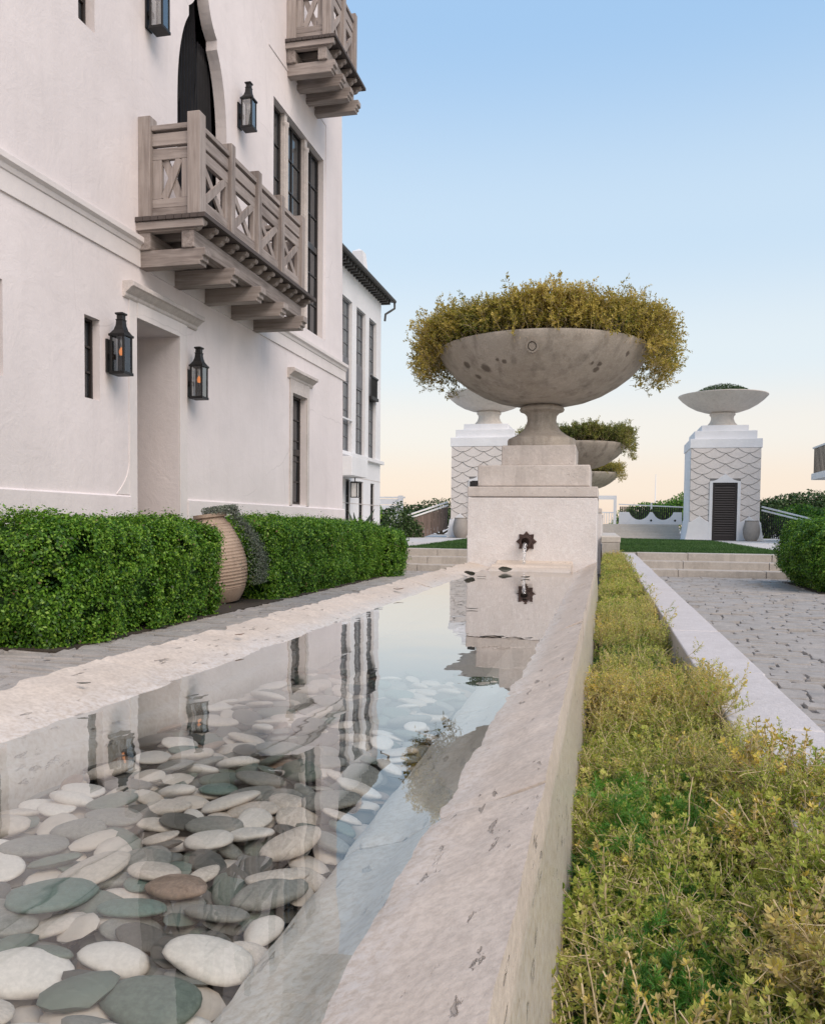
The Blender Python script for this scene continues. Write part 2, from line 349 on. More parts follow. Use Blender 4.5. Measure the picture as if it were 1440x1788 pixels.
class MB:
    def __init__(s): s.v = []; s.f = []; s.mi = []
    def add(s, vs, fs, mi=0):
        b = len(s.v); s.v += [tuple(p) for p in vs]; s.f += [tuple(i + b for i in f) for f in fs]; s.mi += [mi] * len(fs); return s
    def box(s, x0, x1, y0, y1, z0, z1, mi=0):
        return s.add([(x0, y0, z0), (x1, y0, z0), (x1, y1, z0), (x0, y1, z0), (x0, y0, z1), (x1, y0, z1), (x1, y1, z1), (x0, y1, z1)],
                     [(0, 3, 2, 1), (4, 5, 6, 7), (0, 1, 5, 4), (1, 2, 6, 5), (2, 3, 7, 6), (3, 0, 4, 7)], mi)
    def prism(s, poly, axis, a, b, mi=0):
        """poly: 2D points; axis 'x' uses (y,z), 'y' uses (x,z), 'z' uses (x,y)"""
        def pt(p, t): return {'x': (t, p[0], p[1]), 'y': (p[0], t, p[1]), 'z': (p[0], p[1], t)}[axis]
        n = len(poly)
        return s.add([pt(p, a) for p in poly] + [pt(p, b) for p in poly],
                     [tuple(range(n))[::-1], tuple(range(n, 2 * n))] + [(i, (i + 1) % n, n + (i + 1) % n, n + i) for i in range(n)], mi)
    def lathe(s, prof, c=(0, 0, 0), n=48, mi=0, cap=True):
        vs, fs = [], []
        for r, z in prof:
            for k in range(n):
                a = 2 * math.pi * k / n; vs.append((c[0] + r * math.cos(a), c[1] + r * math.sin(a), c[2] + z))
        for j in range(len(prof) - 1):
            for k in range(n):
                k2 = (k + 1) % n; fs.append((j * n + k, j * n + k2, (j + 1) * n + k2, (j + 1) * n + k))
        if cap:
            fs.append(tuple(range(n))[::-1]); m = (len(prof) - 1) * n; fs.append(tuple(range(m, m + n)))
        return s.add(vs, fs, mi)
    def tube(s, pts, r, n=8, mi=0):
        vs, fs = [], []; P = [Vector(p) for p in pts]; rs = r if hasattr(r, '__len__') else [r] * len(P)
        for i, p in enumerate(P):
            d = (P[min(i + 1, len(P) - 1)] - P[max(i - 1, 0)]).normalized()
            a = d.orthogonal().normalized() if i == 0 else (a - d * a.dot(d)).normalized()
            b = d.cross(a)
            for k in range(n):
                t = 2 * math.pi * k / n; vs.append(p + (a * math.cos(t) + b * math.sin(t)) * rs[i])
        for i in range(len(P) - 1):
            for k in range(n):
                k2 = (k + 1) % n; fs.append((i * n + k, i * n + k2, (i + 1) * n + k2, (i + 1) * n + k))
        fs.append(tuple(range(n))[::-1]); m = (len(P) - 1) * n; fs.append(tuple(range(m, m + n)))
        return s.add(vs, fs, mi)
    def bar(s, p0, p1, w, h, up=(0, 0, 1), mi=0):
        p0, p1 = Vector(p0), Vector(p1); d = (p1 - p0).normalized(); u = Vector(up); sd = d.cross(u).normalized(); u = sd.cross(d)
        vs = []
        for p in (p0, p1):
            for a, b in ((-1, -1), (1, -1), (1, 1), (-1, 1)): vs.append(p + sd * a * w / 2 + u * b * h / 2)
        return s.add(vs, [(0, 1, 2, 3), (7, 6, 5, 4), (0, 4, 5, 1), (1, 5, 6, 2), (2, 6, 7, 3), (3, 7, 4, 0)], mi)

def tag(o, label=None, cat=None, group=None, kind=None):
    if label: o['label'] = label
    if cat: o['category'] = cat
    if group: o['group'] = group
    if kind: o['kind'] = kind
    return o

def finish(me, smooth, ang=40):
    if smooth:
        me.polygons.foreach_set('use_smooth', [True] * len(me.polygons))
        try: me.set_sharp_from_angle(angle=R(ang))
        except Exception: pass

def link(o, parent=None):
    COL.objects.link(o)
    if parent is not None: o.parent = parent
    return o

def build(name, mb, mat, parent=None, smooth=False, bevel=0.0, loc=None, seg=2, fixn=True):
    """one mesh object; vertices given in world space, stored relative to the parent thing (or own loc)"""
    if parent is not None: L = LOC[parent.name]
    else: L = Vector(loc) if loc else Vector((0, 0, 0))
    me = bpy.data.meshes.new(name)
    me.from_pydata([(p[0] - L.x, p[1] - L.y, p[2] - L.z) for p in mb.v], [], mb.f)
    mats = mat if isinstance(mat, (list, tuple)) else [mat]
    for m in mats: me.materials.append(m)
    if len(mats) > 1: me.polygons.foreach_set('material_index', mb.mi)
    if fixn:
        bm = bmesh.new(); bm.from_mesh(me); bmesh.ops.recalc_face_normals(bm, faces=bm.faces); bm.to_mesh(me); bm.free()
    finish(me, smooth); me.update()
    o = bpy.data.objects.new(name, me); link(o, parent)
    LOC[o.name] = L
    if parent is None: o.location = L
    if bevel:
        md = o.modifiers.new('bevel', 'BEVEL'); md.width = bevel; md.segments = seg; md.limit_method = 'ANGLE'; md.angle_limit = R(40); md.harden_normals = False
    return o

def thing(name, label, cat, loc=(0, 0, 0), group=None, kind=None):
    o = bpy.data.objects.new(name, None); link(o); o.location = loc; o.empty_display_size = 0.2
    LOC[o.name] = Vector(loc); return tag(o, label, cat, group, kind)

def copy_tree(o, loc=None, label=None, parent=None):
    c = o.copy(); link(c, parent)
    if parent is None and loc is not None: c.location = loc
    if label: c['label'] = label
    LOC[c.name] = Vector(c.location) if parent is None else LOC[parent.name]
    for ch in list(o.children): copy_tree(ch, parent=c)
    return c

def quads_object(name, Q, tint, mats, midx=None, parent=None, loc=(0, 0, 0)):
    """Q: (n,4,3) array of quads; tint: (n,) tint value per quad"""
    L = LOC[parent.name] if parent is not None else Vector(loc)
    n = len(Q); V = (Q.reshape(-1, 3) - np.array(L)).astype(np.float32)
    me = bpy.data.meshes.new(name)
    me.vertices.add(n * 4); me.vertices.foreach_set('co', V.ravel())
    me.loops.add(n * 4); me.loops.foreach_set('vertex_index', np.arange(n * 4, dtype=np.int32))
    me.polygons.add(n); me.polygons.foreach_set('loop_start', np.arange(0, n * 4, 4, dtype=np.int32))
    me.polygons.foreach_set('loop_total', np.full(n, 4, dtype=np.int32))
    for m in mats: me.materials.append(m)
    if midx is not None: me.polygons.foreach_set('material_index', midx.astype(np.int32))
    a = me.attributes.new('tint', 'FLOAT', 'FACE'); a.data.foreach_set('value', tint.astype(np.float32))
    me.update(calc_edges=True)
    o = bpy.data.objects.new(name, me); link(o, parent); LOC[o.name] = L
    if parent is None: o.location = L
    return o

def rot_from_normals(N, rg):
    """frames (n,3,3): columns are tangent, bitangent, normal with random spin"""
    n = len(N); N = N / np.linalg.norm(N, axis=1, keepdims=True)
    a = rg.normal(size=(n, 3)); T = a - N * np.sum(a * N, 1, keepdims=True); T /= np.linalg.norm(T, axis=1, keepdims=True)
    B = np.cross(N, T); return np.stack([T, B, N], axis=2)

def leaf_quads(P, N, size, rg, aspect=0.55, cup=0.12):
    """one folded leaf per point: base, side, tip, side"""
    F = rot_from_normals(N, rg); n = len(P)
    s = size * rg.uniform(0.7, 1.3, n)
    base = np.array([[-.5, 0, 0], [0.05, -aspect / 2, cup], [.5, 0, -.03], [0.05, aspect / 2, cup]])
    return np.einsum('nij,kj->nki', F, base) * s[:, None, None] + P[:, None, :]

def noise3(P, f, seed=0):
    out = np.empty(len(P))
    for i, p in enumerate(P): out[i] = mnoise.noise((p[0] * f + seed, p[1] * f + seed * 1.7, p[2] * f - seed))
    return out

def vnoise(P, f, seed):
    """fast smooth pseudo-noise from a few sines, -1..1"""
    rg = np.random.default_rng(seed); o = np.zeros(len(P))
    for k in range(7):
        d = rg.normal(size=3); d /= np.linalg.norm(d); o += np.sin(P @ (d * f * rg.uniform(0.6, 1.6)) + rg.uniform(0, 6.28))
    return o / 7 * 1.9

# sprig prototypes ---------------------------------------------------------------------------------
def sprig_proto(rg, h, nleaf, leaf, branches=3, lean=0.25, narrow=0.4, stem_r=0.0016):
    """a small branching stem clothed in narrow leaves; returns quads (n,4,3), class (0 stem, 1 leaf), along (0..1)"""
    Q, C, A = [], [], []
    def stem(p0, d, L, r, lv, nl):
        p = np.array(p0, float); d = np.array(d, float); d /= np.linalg.norm(d); segs = 4; pts = [p.copy()]
        for k in range(segs):
            d = d + rg.normal(scale=0.16, size=3); d[2] += 0.05; d /= np.linalg.norm(d); p = p + d * L / segs; pts.append(p.copy())
        for k in range(segs):
            a, b = pts[k], pts[k + 1]; dd = b - a; dd /= np.linalg.norm(dd)
            o1 = np.cross(dd, [0.3, 0.8, 0.1]); o1 /= np.linalg.norm(o1); o2 = np.cross(dd, o1)
            ring = [o1, -0.5 * o1 + 0.87 * o2, -0.5 * o1 - 0.87 * o2]; r0 = r * (1 - 0.15 * k); r1 = r * (1 - 0.15 * (k + 1))
            for j in range(3):
                Q.append([a + ring[j] * r0, a + ring[(j + 1) % 3] * r0, b + ring[(j + 1) % 3] * r1, b + ring[j] * r1]); C.append(0); A.append(k / segs)
        for k in range(nl):
            t = (0.22 + 0.78 * (k + rg.uniform(0, 1)) / nl) if lv else (0.35 + 0.65 * (k + rg.uniform(0, 1)) / nl)
            f = t * segs; i = min(int(f), segs - 1); q = pts[i] + (pts[i + 1] - pts[i]) * (f - i)
            dd = pts[i + 1] - pts[i]; dd /= np.linalg.norm(dd)
            o = rg.normal(size=3); o -= dd * (o @ dd); o /= np.linalg.norm(o)
            ld = o * 0.85 + dd * rg.uniform(0.3, 1.0); ld /= np.linalg.norm(ld); s = np.cross(ld, dd); s /= (np.linalg.norm(s) + 1e-9)
            l = leaf * rg.uniform(0.6, 1.25) * (1.15 - 0.4 * t); w = l * narrow; nn = np.cross(ld, s)
            Q.append([q, q + ld * l * 0.5 + s * w / 2 + nn * w * 0.15, q + ld * l, q + ld * l * 0.5 - s * w / 2 + nn * w * 0.15]); C.append(1); A.append(t)
        if lv == 0:
            for b in range(branches):
                t = 0.3 + 0.6 * (b + rg.uniform(0, 1)) / branches; f = t * segs; i = min(int(f), segs - 1); q = pts[i] + (pts[i + 1] - pts[i]) * (f - i)
                o = rg.normal(size=3); o[2] = abs(o[2]) * 0.6 + 0.5; stem(q, o, L * rg.uniform(0.3, 0.5), r * 0.7, 1, int(nl * 0.55))
    stem((0, 0, 0), (rg.normal() * lean, rg.normal() * lean, 1), h, stem_r, 0, nleaf)
    return np.array(Q), np.array(C), np.array(A)

def scatter_sprigs(P, D, S, protos, rg, tints, spread=0.22):
    """P positions, D growth directions, S scale; tints per sprig 0..1"""
    out, cl, ti = [], [], []
    which = rg.integers(0, len(protos), len(P)); F = rot_from_normals(D, rg)
    for k, (Q, C, A) in enumerate(protos):
        I = np.where(which == k)[0]
        if not len(I): continue
        X = np.einsum('nij,qkj->nqki', F[I], Q) * S[I][:, None, None, None] + P[I][:, None, None, :]
        out.append(X.reshape(-1, 4, 3)); cl.append(np.tile(C, len(I)))
        tt = tints[I][:, None] + rg.normal(scale=spread * 0.5, size=(len(I), len(C))) + (A[None, :] - 0.6) * spread
        ti.append(np.clip(tt, 0, 1).ravel())
    return np.concatenate(out), np.concatenate(cl), np.concatenate(ti)

# ================================================================== SETTING
g = MB(); g.box(-900, 900, -300, 1500, -0.6, -0.03)
tag(build('ground', g, M['sand']), kind='structure')

# lower paving: a joint bed with stones laid in rows
paving = thing('paving', None, None, (0, 0, 0), kind='structure')
b = MB(); b.box(-9, 9, -4, 18, -0.028, -0.004); build('joint_bed', b, M['joint'], paving)
def paver_verts(cx, cy, w, d, rg, z=0.0):
    """rough hewn paver: irregular octagonal top on a skirt"""
    pts = []
    c_ = 0.014
    for x, y in ((w / 2, d / 2 - c_), (w / 2 - c_, d / 2), (-w / 2 + c_, d / 2), (-w / 2, d / 2 - c_), (-w / 2, -d / 2 + c_), (-w / 2 + c_, -d / 2), (w / 2 - c_, -d / 2), (w / 2, -d / 2 + c_)):
        pts.append((x + rg.normal(0, 0.004), y + rg.normal(0, 0.006)))
    tx, ty = rg.normal(0, 0.025), rg.normal(0, 0.065); h = rg.normal(0, 0.0025)
    top = [(cx + x * 0.96, cy + y * 0.90, z + 0.010 + h + x * tx + y * ty + rg.normal(0, 0.002)) for x, y in pts]
    mid = [(cx + x, cy + y, z - 0.004 + h + x * tx + y * ty) for x, y in pts]
    bot = [(cx + x, cy + y, z - 0.022) for x, y in pts]
    c = (cx + rg.normal(0, w * .1), cy + rg.normal(0, d * .1), z + 0.014 + h + rg.normal(0, 0.004))
    n = 8; vs = bot + mid + top + [c]
    fs = []
    for r_ in (0, n): fs += [(r_ + i, r_ + (i + 1) % n, r_ + n + (i + 1) % n, r_ + n + i) for i in range(n)]
    fs += [(2 * n + i, 2 * n + (i + 1) % n, 3 * n) for i in range(n)]
    return vs, fs
stones = []
y = -0.5
while y < 16.98:
    d = min(rng.uniform(0.10, 0.17), 17.04 - y)
    for xa, xb in ((0.60, 6.5), (-5.45, -1.262)):
        x = xa; w = rng.uniform(0.12, 0.40)
        while x < xb - 0.02:
            if xb - (x + w) < 0.10: w = xb - x
            stones.append((x + w / 2, y + d / 2, w - 0.009, d - 0.008)); x += w; w = rng.uniform(0.22, 0.46)
    y += d
def vis_rank(s):
    # the stones that show largest: nearest the path's open, looked-at side
    x, yy = s[0], s[1]
    inview = (x > 0 and yy > 3.3 and (x < 0.47 * yy * 0.98 + 0.1)) or (x < 0 and yy > 3.6 and x > -4.0)
    return (0 if inview else 1, yy if x > 0 else yy + 1.2)
stones.sort(key=vis_rank)
pm = MB()
for i, s in enumerate(stones):
    vs, fs = paver_verts(*s, rng)
    if i < 290:
        q = MB(); q.add(vs, fs); build('paving_stone', q, M['paver'], paving, smooth=True, fixn=False)
    else: pm.add(vs, fs)
o = build('paving_stones', pm, M['paver'], paving, smooth=True, fixn=False); o['kind'] = 'stuff'

# upper terrace with three steps of long stone blocks
tm = MB(); tm.box(-40, 40, 18.35, 160, -0.03, 0.440); tm.box(-40, -4.95, 17.97, 18.35, -0.03, 0.440); tm.box(5.4, 40, 17.97, 18.35, -0.03, 0.440)
tag(build('terrace', tm, M['terrace']), kind='structure')
steps = thing('steps', None, None, (0, 17.05, 0), kind='structure')
for xa, xb, off in ((0.66, 5.4, 0.0), (-4.95, -1.3, 0.35)):
    for k in range(3):
        x = xa; first = True
        while x < xb - 0.05:
            w = min(1.62 if not first else 0.75 + off + 0.13 * k, xb - x); first = False
            if xb - (x + w) < 0.3: w = xb - x
            q = MB(); dz = rng.normal(0, 0.002)
            q.box(x + 0.004, x + w - 0.004, 17.05 + 0.45 * k + rng.normal(0, 0.003), 17.05 + 0.45 * (k + 1) + (0.012 if k == 2 else 0.03), 0.15 * k - 0.02, 0.15 * (k + 1) + dz)
            build('step_stone', q, M['step'], steps, bevel=0.012); x += w

# lawn on the terrace
lawn_polys = [[(0.32, 18.42), (3.85, 18.42), (4.05, 30), (4.1, 34.8), (0.32, 38.0)], [(-4.5, 18.42), (-1.35, 18.42), (-1.35, 36), (-5.0, 33.0), (-5.1, 30.9)]]
lb = MB()
for pl in lawn_polys: lb.prism(pl, 'z', 0.43, 0.452)
tag(build('lawn', lb, M['turf']), kind='structure')
def in_poly(P, poly):
    ins = np.zeros(len(P), bool); n = len(poly)
    for i in range(n):
        (x1, y1), (x2, y2) = poly[i], poly[(i + 1) % n]
        c = ((y1 > P[:, 1]) != (y2 > P[:, 1])) & (P[:, 0] < (x2 - x1) * (P[:, 1] - y1) / (y2 - y1 + 1e-12) + x1); ins ^= c
    return ins
gp = []
for pl in lawn_polys:
    P = np.column_stack([rng.uniform(-5.2, 4.2, 90000), 18.42 + rng.power(0.75, 90000) * 19.6]); gp.append(P[in_poly(P, pl)])
gp = np.concatenate(gp); n = len(gp)
B0 = np.column_stack([gp, np.full(n, 0.448)]); ang = rng.uniform(0, 6.28, n); W = np.column_stack([np.cos(ang), np.sin(ang), np.zeros(n)]) * 0.010
T = np.column_stack([rng.normal(0, 0.015, n), rng.normal(0, 0.015, n), rng.uniform(0.02, 0.05, n)])
Q = np.stack([B0 - W, B0 + W, B0 + T + W * 0.15, B0 + T - W * 0.15], axis=1)
tag(quads_object('lawn_grass', Q, np.clip(0.5 + 0.25 * vnoise(B0, 1.2, 3) + rng.normal(0, .2, n), 0, 1), [M['grass']]), kind='stuff')

# ================================================================== WHITE BUILDING (left)
WX = -5.5
bld = thing('white_building', 'tall white stucco house with two weathered timber balconies behind the clipped hedges', 'house', (-8.5, 8, 0))
def rect(y0, y1, z0, z1): return [(y0, z0), (y1, z0), (y1, z1), (y0, z1)]
ARC, AH = 10.74, 0.72
half = [(AH, 4.58), (AH, 6.5), (0.71, 6.75), (0.697, 6.88), (0.68, 7.0), (0.656, 7.12), (0.625, 7.24), (0.587, 7.36), (0.54, 7.48), (0.48, 7.595), (0.41, 7.70), (0.41, 7.83), (0.375, 7.857), (0.34, 7.888), (0.30, 7.93), (0.265, 7.975), (0.23, 8.03), (0.195, 8.10), (0.165, 8.17), (0.135, 8.26), (0.108, 8.35), (0.082, 8.46), (0.05, 8.6), (0.0, 8.8)]
arch = [(ARC + a, z) for a, z in half] + [(ARC - a, z) for a, z in half[-2::-1]]
holes = [  # outline, depth
    (rect(9.03, 10.04, 0.02, 3.42), 0.95), (rect(8.01, 8.29, 2.33, 3.22), 0.10), (rect(6.47, 6.76, 2.34, 3.23), 0.10),
    (rect(7.94, 8.23, 6.28, 7.25), 0.12), (rect(14.10, 14.84, 1.33, 3.32), 0.13), (rect(13.22, 15.73, 4.62, 8.08), 0.20), (arch, 0.17)]
outer = [(-8, 0), (17.10, 0), (17.05, 3.6), (16.86, 9.5), (16.75, 13.0), (-8, 13.0)]
from mathutils.geometry import tessellate_polygon
def wall_with_holes(mb, outer, holes, X, sign=-1, rings=True):
    loops = [[Vector((p[0], p[1], 0)) for p in outer]] + [[Vector((p[0], p[1], 0)) for p in h] for h, _ in holes]
    flat = [p for l in loops for p in l]
    tris = tessellate_polygon(loops)
    mb.add([(X, p.x, p.y) for p in flat], tris)
    if rings:
        for h, dep in holes:
            n = len(h); mb.add([(X, p[0], p[1]) for p in h] + [(X + sign * dep, p[0], p[1]) for p in h], [(i, (i + 1) % n, n + (i + 1) % n, n + i) for i in range(n)])
def remdbl(o, d=0.0005):
    bm = bmesh.new(); bm.from_mesh(o.data); bmesh.ops.remove_doubles(bm, verts=bm.verts, dist=d); bmesh.ops.recalc_face_normals(bm, faces=bm.faces); bm.to_mesh(o.data); bm.free(); o.data.update()
w = MB(); wall_with_holes(w, outer, holes, WX)
w.add([(WX, 17.10, 0), (-14, 17.10, 0), (-14, 17.05, 3.6), (WX, 17.05, 3.6), (-14, 16.86, 9.5), (WX, 16.86, 9.5), (-14, 16.75, 13), (WX, 16.75, 13)],
      [(0, 1, 2, 3), (3, 2, 4, 5), (5, 4, 6, 7)])
w.add([(WX, -8, 13), (WX, 16.75, 13), (-14, 16.75, 13), (-14, -8, 13), (WX, -8, 0), (-14, -8, 0), (-14, 17.10, 0)], [(0, 1, 2, 3), (0, 3, 5, 4), (3, 2, 6, 5)])
wo = build('wall', w, M['stucco'], bld); remdbl(wo)

def moulding(name, y0, y1, prof, mat, parent, ret=True):
    """profile (out, z) swept along the wall, with square ends"""
    m = MB(); poly = [(WX - 0.02, prof[0][1])] + [(WX + o_, z_) for o_, z_ in prof] + [(WX - 0.02, prof[-1][1])]
    m.prism(poly, 'y', y0, y1); return build(name, m, mat, parent, bevel=0.004)
moulding('string_course', -8, 17.19, [(0.022, 4.035), (0.022, 4.235), (0.035, 4.24), (0.05, 4.285), (0.085, 4.315), (0.085, 4.375), (0.02, 4.395)], M['stucco_trim'], bld)
moulding('base_course', -8, 8.86, [(0.035, 0.0), (0.035, 1.285), (0.002, 1.30)], M['stucco'], bld)
moulding('base_course', 10.24, 17.15, [(0.035, 0.0), (0.035, 1.285), (0.002, 1.30)], M['stucco'], bld)
CORN = lambda z: [(0.02, z), (0.035, z + 0.02), (0.04, z + 0.05), (0.075, z + 0.075), (0.115, z + 0.11), (0.145, z + 0.12), (0.145, z + 0.17), (0.12, z + 0.185)]
# doorway: flat surround, hood moulding, door at the back of the recess
sur = MB()
sur.box(WX - .01, WX + 0.012, 8.86, 9.028, 0.0, 3.62); sur.box(WX - .01, WX + 0.022, 10.042, 10.24, 0.0, 3.62); sur.box(WX - .01, WX + 0.022, 9.028, 10.042, 3.422, 3.62)
door_s = build('door_surround', sur, M['stucco_trim'], bld, bevel=0.004)
build('hood_moulding', (lambda m: m.prism([(WX - .02, 3.60)] + [(WX + a, z) for a, z in CORN(3.60)] + [(WX - .02, 3.785)], 'y', 8.74, 10.50))(MB()), M['trim'], bld, bevel=0.004)
dm = MB(); dm.box(WX - 0.99, WX - 0.94, 9.03, 10.04, 0.02, 3.42)
dr = build('door', dm, M['door'], bld, bevel=0.004)
dp = MB()
for a, c in ((0.25, 1.1), (1.3, 2.4), (2.6, 3.25)): dp.box(WX - 0.945, WX - 0.925, 9.2, 9.87, a, c)
build('door_panel', dp, M['door'], dr, bevel=0.01)
dk = MB(); dk.lathe([(0.0, 0), (0.03, 0.01), (0.035, 0.04), (0.015, 0.05), (0.0, 0.055)], (0, 0, 0), 16)
dk.v = [(WX - 0.94 + z, 9.14 + x, 1.05 + yy) for x, yy, z in dk.v]; build('door_knob', dk, M['bronze'], dr, smooth=True)
# flared foot of the door buttress
fl = MB(); pts = [(8.86 - 0.27, 1.31)] + [(8.86 - 0.27 * (1 - t) ** 2.2, 1.31 + 0.42 * t) for t in [k / 8 for k in range(1, 9)]] + [(8.86, 1.31)]
fl.prism(pts, 'x', WX - 0.01, WX + 0.010); build('buttress_flare', fl, M['stucco_trim'], bld)

def window(name_parent, y0, y1, z0, z1, depth, cols, rows, fw=0.05, mat_g=None, label=None, split=None, mat_f=None):
    """dark sash in an opening of the wall: frame, glazing bars, and one pane per light"""
    X = WX - depth; mat_f = mat_f or M['sash']
    f = MB(); f.box(X - .05, X + 0.012, y0, y0 + fw, z0, z1); f.box(X - .05, X + .012, y1 - fw, y1, z0, z1)
    f.box(X - .05, X + .012, y0 + fw, y1 - fw, z0, z0 + fw); f.box(X - .05, X + .012, y0 + fw, y1 - fw, z1 - fw, z1)
    if split: f.box(X - .05, X + .018, y0 + fw, y1 - fw, split - .06, split + .06)
    fr = build('window', f, mat_f, name_parent, bevel=0.004)
    if label: fr['label'] = label
    iy0, iy1, iz0, iz1 = y0 + fw, y1 - fw, z0 + fw, z1 - fw; bw = 0.022
    dy, dz = (iy1 - iy0) / cols, (iz1 - iz0) / rows
    for c in range(1, cols): build('glazing_bar', MB().box(X - .03, X + .006, iy0 + c * dy - bw / 2, iy0 + c * dy + bw / 2, iz0, iz1), mat_f, fr)
    for r_ in range(1, rows): build('glazing_bar', MB().box(X - .028, X + .003, iy0, iy1, iz0 + r_ * dz - bw / 2, iz0 + r_ * dz + bw / 2), mat_f, fr)
    for c in range(cols):
        for r_ in range(rows):
            p = MB(); tl = rng.normal(0, 0.002)
            ya, yb, za, zb = iy0 + c * dy + bw / 2, iy0 + (c + 1) * dy - bw / 2, iz0 + r_ * dz + bw / 2, iz0 + (r_ + 1) * dz - bw / 2
            p.add([(X - .018, ya, za), (X - .018 + tl, yb, za), (X - .018, yb, zb), (X - .018 - tl, ya, zb), (X - .024, ya, za), (X - .024, yb, za), (X - .024, yb, zb), (X - .024, ya, zb)],
                  [(0, 1, 2, 3), (7, 6, 5, 4), (0, 4, 5, 1), (1, 5, 6, 2), (2, 6, 7, 3), (3, 7, 4, 0)]); build('pane', p, mat_g or M['glass'], fr)
    return fr
window(bld, 8.01, 8.29, 2.33, 3.22, 0.10, 1, 3, 0.03)
window(bld, 6.47, 6.76, 2.34, 3.23, 0.10, 1, 3, 0.03)
window(bld, 7.94, 8.23, 6.28, 7.25, 0.12, 1, 3, 0.03)
window(bld, 14.10, 14.84, 1.33, 3.32, 0.13, 2, 5, 0.045, split=2.3, label='tall narrow ground floor window with a hood moulding')
ts = MB(); ts.box(WX - .01, WX + .022, 13.98, 14.098, 1.31, 3.56); ts.box(WX - .01, WX + .022, 14.842, 14.96, 1.31, 3.56); ts.box(WX - .01, WX + .022, 14.098, 14.842, 3.322, 3.56)
build('window_surround', ts, M['trim'], bld, bevel=0.004)
build('hood_moulding', (lambda m: m.prism([(WX - .02, 3.55)] + [(WX + a, z) for a, z in CORN(3.55)] + [(WX - .02, 3.735)], 'y', 13.88, 15.10))(MB()), M['trim'], bld, bevel=0.004)
# triple window with stone mullion posts under a shallow panel edge
for ya, yb in ((13.22, 13.80), (13.92, 14.79), (14.92, 15.73)):
    window(bld, ya, yb, 4.62, 8.08, 0.12, 2, 6, 0.05, split=6.3)
for ya in (13.803, 14.793):
    q = MB(); q.box(WX - .17, WX - .035, ya, ya + .114, 4.62, 8.08); q.lathe([(0.052, 4.62), (0.052, 7.86), (0.066, 7.88), (0.066, 7.93)], (WX - .045, ya + .057, 0), 20)
    build('window_post', q, M['trim'], bld, smooth=True, bevel=0.006)
pe = MB(); pe.box(WX - .01, WX + 0.012, 13.0, 15.85, 8.79, 8.81); pe.box(WX - .01, WX + 0.012, 15.83, 15.85, 4.62, 8.79)
build('panel_edge', pe, M['stucco'], bld)
# arched doorway: dark back and black curtains in folds
cur = build('curtain_backing', (lambda m: m.prism(arch, 'x', WX - 0.62, WX - 0.60))(MB()), M['curtain'], bld)
def curtain(yc, w0, zt, zb, seed):
    rg = np.random.default_rng(seed); n = 30; rows = 14; vs = []
    for j in range(rows + 1):
        t = j / rows; z = zt + (zb - zt) * t; ww = w0 * (0.55 + 0.45 * math.sin(min(1, t * 1.6) * math.pi / 2))
        for i in range(n + 1):
            s = i / n - 0.5; vs.append((WX - 0.24 + 0.045 * math.sin(i * 1.25 + 0.5 * math.sin(t * 2 + seed)) * (0.5 + t * .5), yc + s * ww, z))
    m = MB(); m.add(vs, [(j * (n + 1) + i, j * (n + 1) + i + 1, (j + 1) * (n + 1) + i + 1, (j + 1) * (n + 1) + i) for j in range(rows) for i in range(n)])
    o = build('curtain', m, M['curtain'], bld, smooth=True); md = o.modifiers.new('thick', 'SOLIDIFY'); md.thickness = 0.006; return o
curtain(10.30, 0.62, 7.7, 4.62, 1); curtain(11.17, 0.66, 7.75, 4.62, 2); curtain(10.74, 0.55, 8.7, 4.62, 3)

